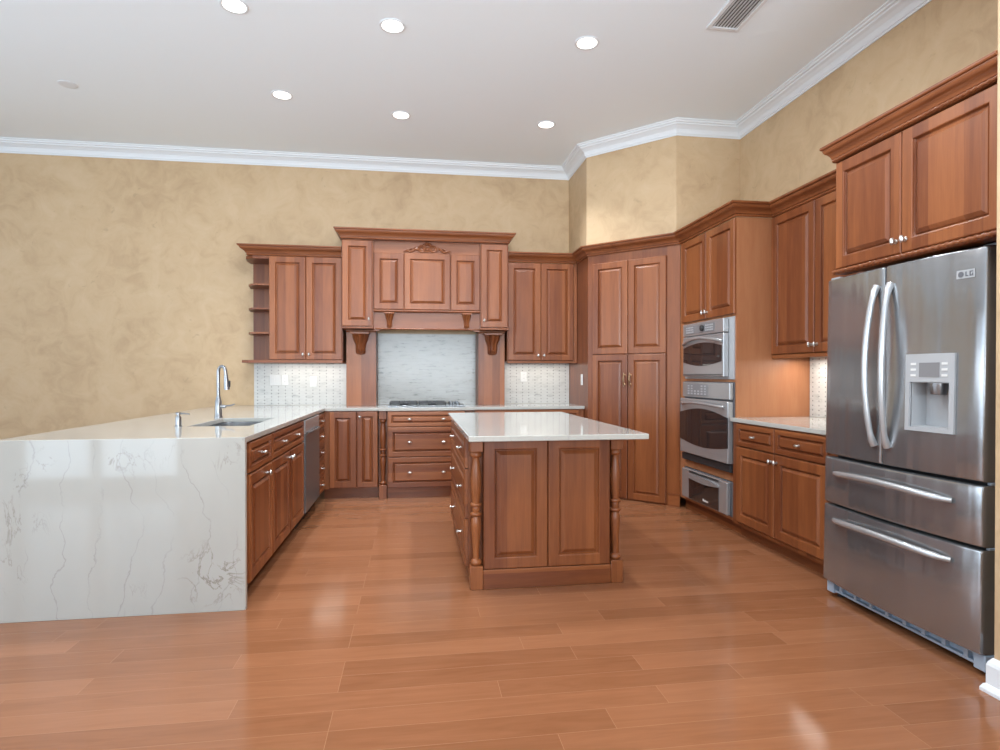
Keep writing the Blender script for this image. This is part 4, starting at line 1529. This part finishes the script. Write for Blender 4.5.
# ------------------------------------------------------------------ island
IX0, IX1, IY0, IY1 = 0.310, 1.222, 3.45, 4.80
isl = thing('kitchen_island', 'cherry island with raised end panels, turned corner posts and side drawers', 'island', (0, 0, 0))
bm = BM()
box(bm, IX0, IX1, IY0 + 0.012, IY1, 0.10, CB)
box(bm, 0.392, 1.150, 3.400, IY0 + 0.012, 0.10, CB)
obj('body', bm, WOOD_V, isl)
bm = BM(); box(bm, 0.388, 1.155, 3.376, 3.46, 0.0, 0.112, 0.004); obj('base_board', bm, WOOD_H, isl)
bm = BM(); box(bm, IX0 + 0.012, IX0 + 0.05, 3.462, IY1, 0.0, 0.0995); box(bm, IX1 - 0.05, IX1 - 0.012, 3.462, IY1, 0.0, 0.0995); box(bm, IX0 + 0.05, IX1 - 0.05, IY1 - 0.05, IY1 - 0.01, 0, 0.0995); obj('toe_kick', bm, WOOD_H, isl)
for px, wdt in ((0.392, 0.378), (0.7735, 0.376)):
    obj('end_panel', panel_mesh(wdt, 0.760, st=0.066, bv=0.030), WOOD_V, isl, (px, 3.399, 0.1145))
for px in (0.351, 1.192):
    turned_post(isl, px, 3.412, 0, CB, 0.074)
for px in (0.351, 1.185):
    turned_post(isl, px, 4.845, 0, CB, 0.074)
# drawers on the left side (face -X), two columns
for ya, yb2 in ((4.78, 3.475),):
    for zz, hh in ((0.690, 0.182), (0.392, 0.292), (0.112, 0.274)):
        wdt = ya - yb2
        d = obj('drawer', panel_mesh(wdt, hh, st=0.05 if hh > 0.2 else 0.036, bv=0.02), WOOD_H, isl, (IX0 - 0.001, ya, zz), (0, 0, ROT_L))
        for kx in ((wdt * 0.26, wdt * 0.80) if wdt > 0.8 else (wdt * 0.5,)):
            obj('knob', knob_mesh(False), NICKEL, d, (kx, -0.021, hh * 0.5), smooth=True)
# doors on the right side (face +X)
for ya in (3.480, 4.115):
    obj('door', panel_mesh(0.626, 0.760), WOOD_V, isl, (IX1 + 0.001, ya, 0.112), (0, 0, ROT_R))
bm = BM(); box(bm, 0.284, 1.292, 3.135, 5.13, CT - 0.030, CT, 0.003)
tag(obj('island_countertop', bm, QUARTZ), 'white quartz slab on top of the cherry island', 'countertop')

# ------------------------------------------------------------------ ceiling fittings
LIGHTS = [(-1.150, 4.02, 'recessed ceiling light nearest the upper left, cut by the top of the photo'),
          (-0.150, 4.10, 'recessed ceiling light in the front row, middle one'),
          (1.222, 4.11, 'recessed ceiling light in the front row nearest the air vent'),
          (-1.115, 5.24, 'recessed ceiling light in the back row, farthest left'),
          (-0.124, 5.49, 'recessed ceiling light in the back row, above the hood'),
          (1.236, 5.50, 'recessed ceiling light in the back row nearest the pantry'),
          (-1.150, 2.68, 'added recessed fill light out of frame above the waterfall end'),  # this lamp and those below are unseen, added to brighten floor and cabinets
          (-0.140, 2.70, 'added recessed fill light out of frame between the waterfall end and the island'),
          (1.225, 2.70, 'added recessed fill light out of frame in front of the refrigerator'),
          (-0.140, 1.30, 'added recessed fill light out of frame just ahead of the camera'),
          (1.225, 1.30, 'added recessed fill light out of frame ahead and right of the camera')]
LG = None
for x, y, lab in LIGHTS:
    if LG is None:
        LG = thing('recessed_light', lab, 'ceiling light', (x, y, CZ), 0, 'recessed ceiling lights')
        bm = BM(); lathe(bm, [(0.072, -0.001), (0.088, -0.001), (0.088, -0.004), (0.083, -0.007), (0.076, -0.007), (0.072, -0.004)], 32); obj('trim_ring', bm, TRIMW, LG, smooth=True)
        bm = BM(); lathe(bm, [(0.0715, -0.0005), (0.0715, -0.004), (0.055, -0.006), (0.001, -0.0065)], 32); obj('lens', bm, LENS, LG, smooth=True)
    else:
        retree(LG, (x, y, CZ), 0, lab, 'recessed ceiling lights')
    area('lamp_glow', (x, y, CZ - 0.012), (0, 0, 0), 0.135, 0.135, 15 if y > 5 else 19, (0.92, 0.96, 1.0), 'DISK', 1.75 if y > 5 else 3.1)

VX0, VX1, VY0, VY1 = 1.975, 2.215, 3.20, 3.815
vt = thing('air_vent', 'grey slatted air vent in the white ceiling', 'vent', ((VX0 + VX1) / 2, (VY0 + VY1) / 2, CZ))
hw, hl = (VX1 - VX0) / 2, (VY1 - VY0) / 2
bm = BM()
ft = 0.028
for a in ((-hw, -hw + ft, -hl, hl), (hw - ft, hw, -hl, hl), (-hw + ft, hw - ft, -hl, -hl + ft), (-hw + ft, hw - ft, hl - ft, hl)):
    box(bm, a[0], a[1], a[2], a[3], -0.010, -0.0005, 0.002)
obj('frame', bm, TRIMW, vt)
bm = BM(); box(bm, -hw + ft, hw - ft, -hl + ft, hl - ft, -0.0015, -0.0005); obj('duct', bm, VENTDARK, vt)
for k in range(8):
    xx = -hw + ft + 0.012 + k * (2 * hw - 2 * ft - 0.024) / 7
    bm = BM()
    ring_loft(bm, [[(xx + 0.008, s * (hl - ft), -0.0025), (xx + 0.010, s * (hl - ft), -0.0025), (xx - 0.008, s * (hl - ft), -0.011), (xx - 0.011, s * (hl - ft), -0.011)] for s in (-1, 1)])
    obj('slat', bm, TRIMW, vt)
cpz = thing('smoke_detector', 'round white smoke detector on the ceiling at the far left', 'smoke detector', (-2.81, 5.30, CZ))
bm = BM(); lathe(bm, [(0.070, -0.0005), (0.070, -0.003), (0.064, -0.005), (0.050, -0.006), (0.001, -0.006)], 32); obj('housing', bm, TRIMW, cpz, smooth=True)
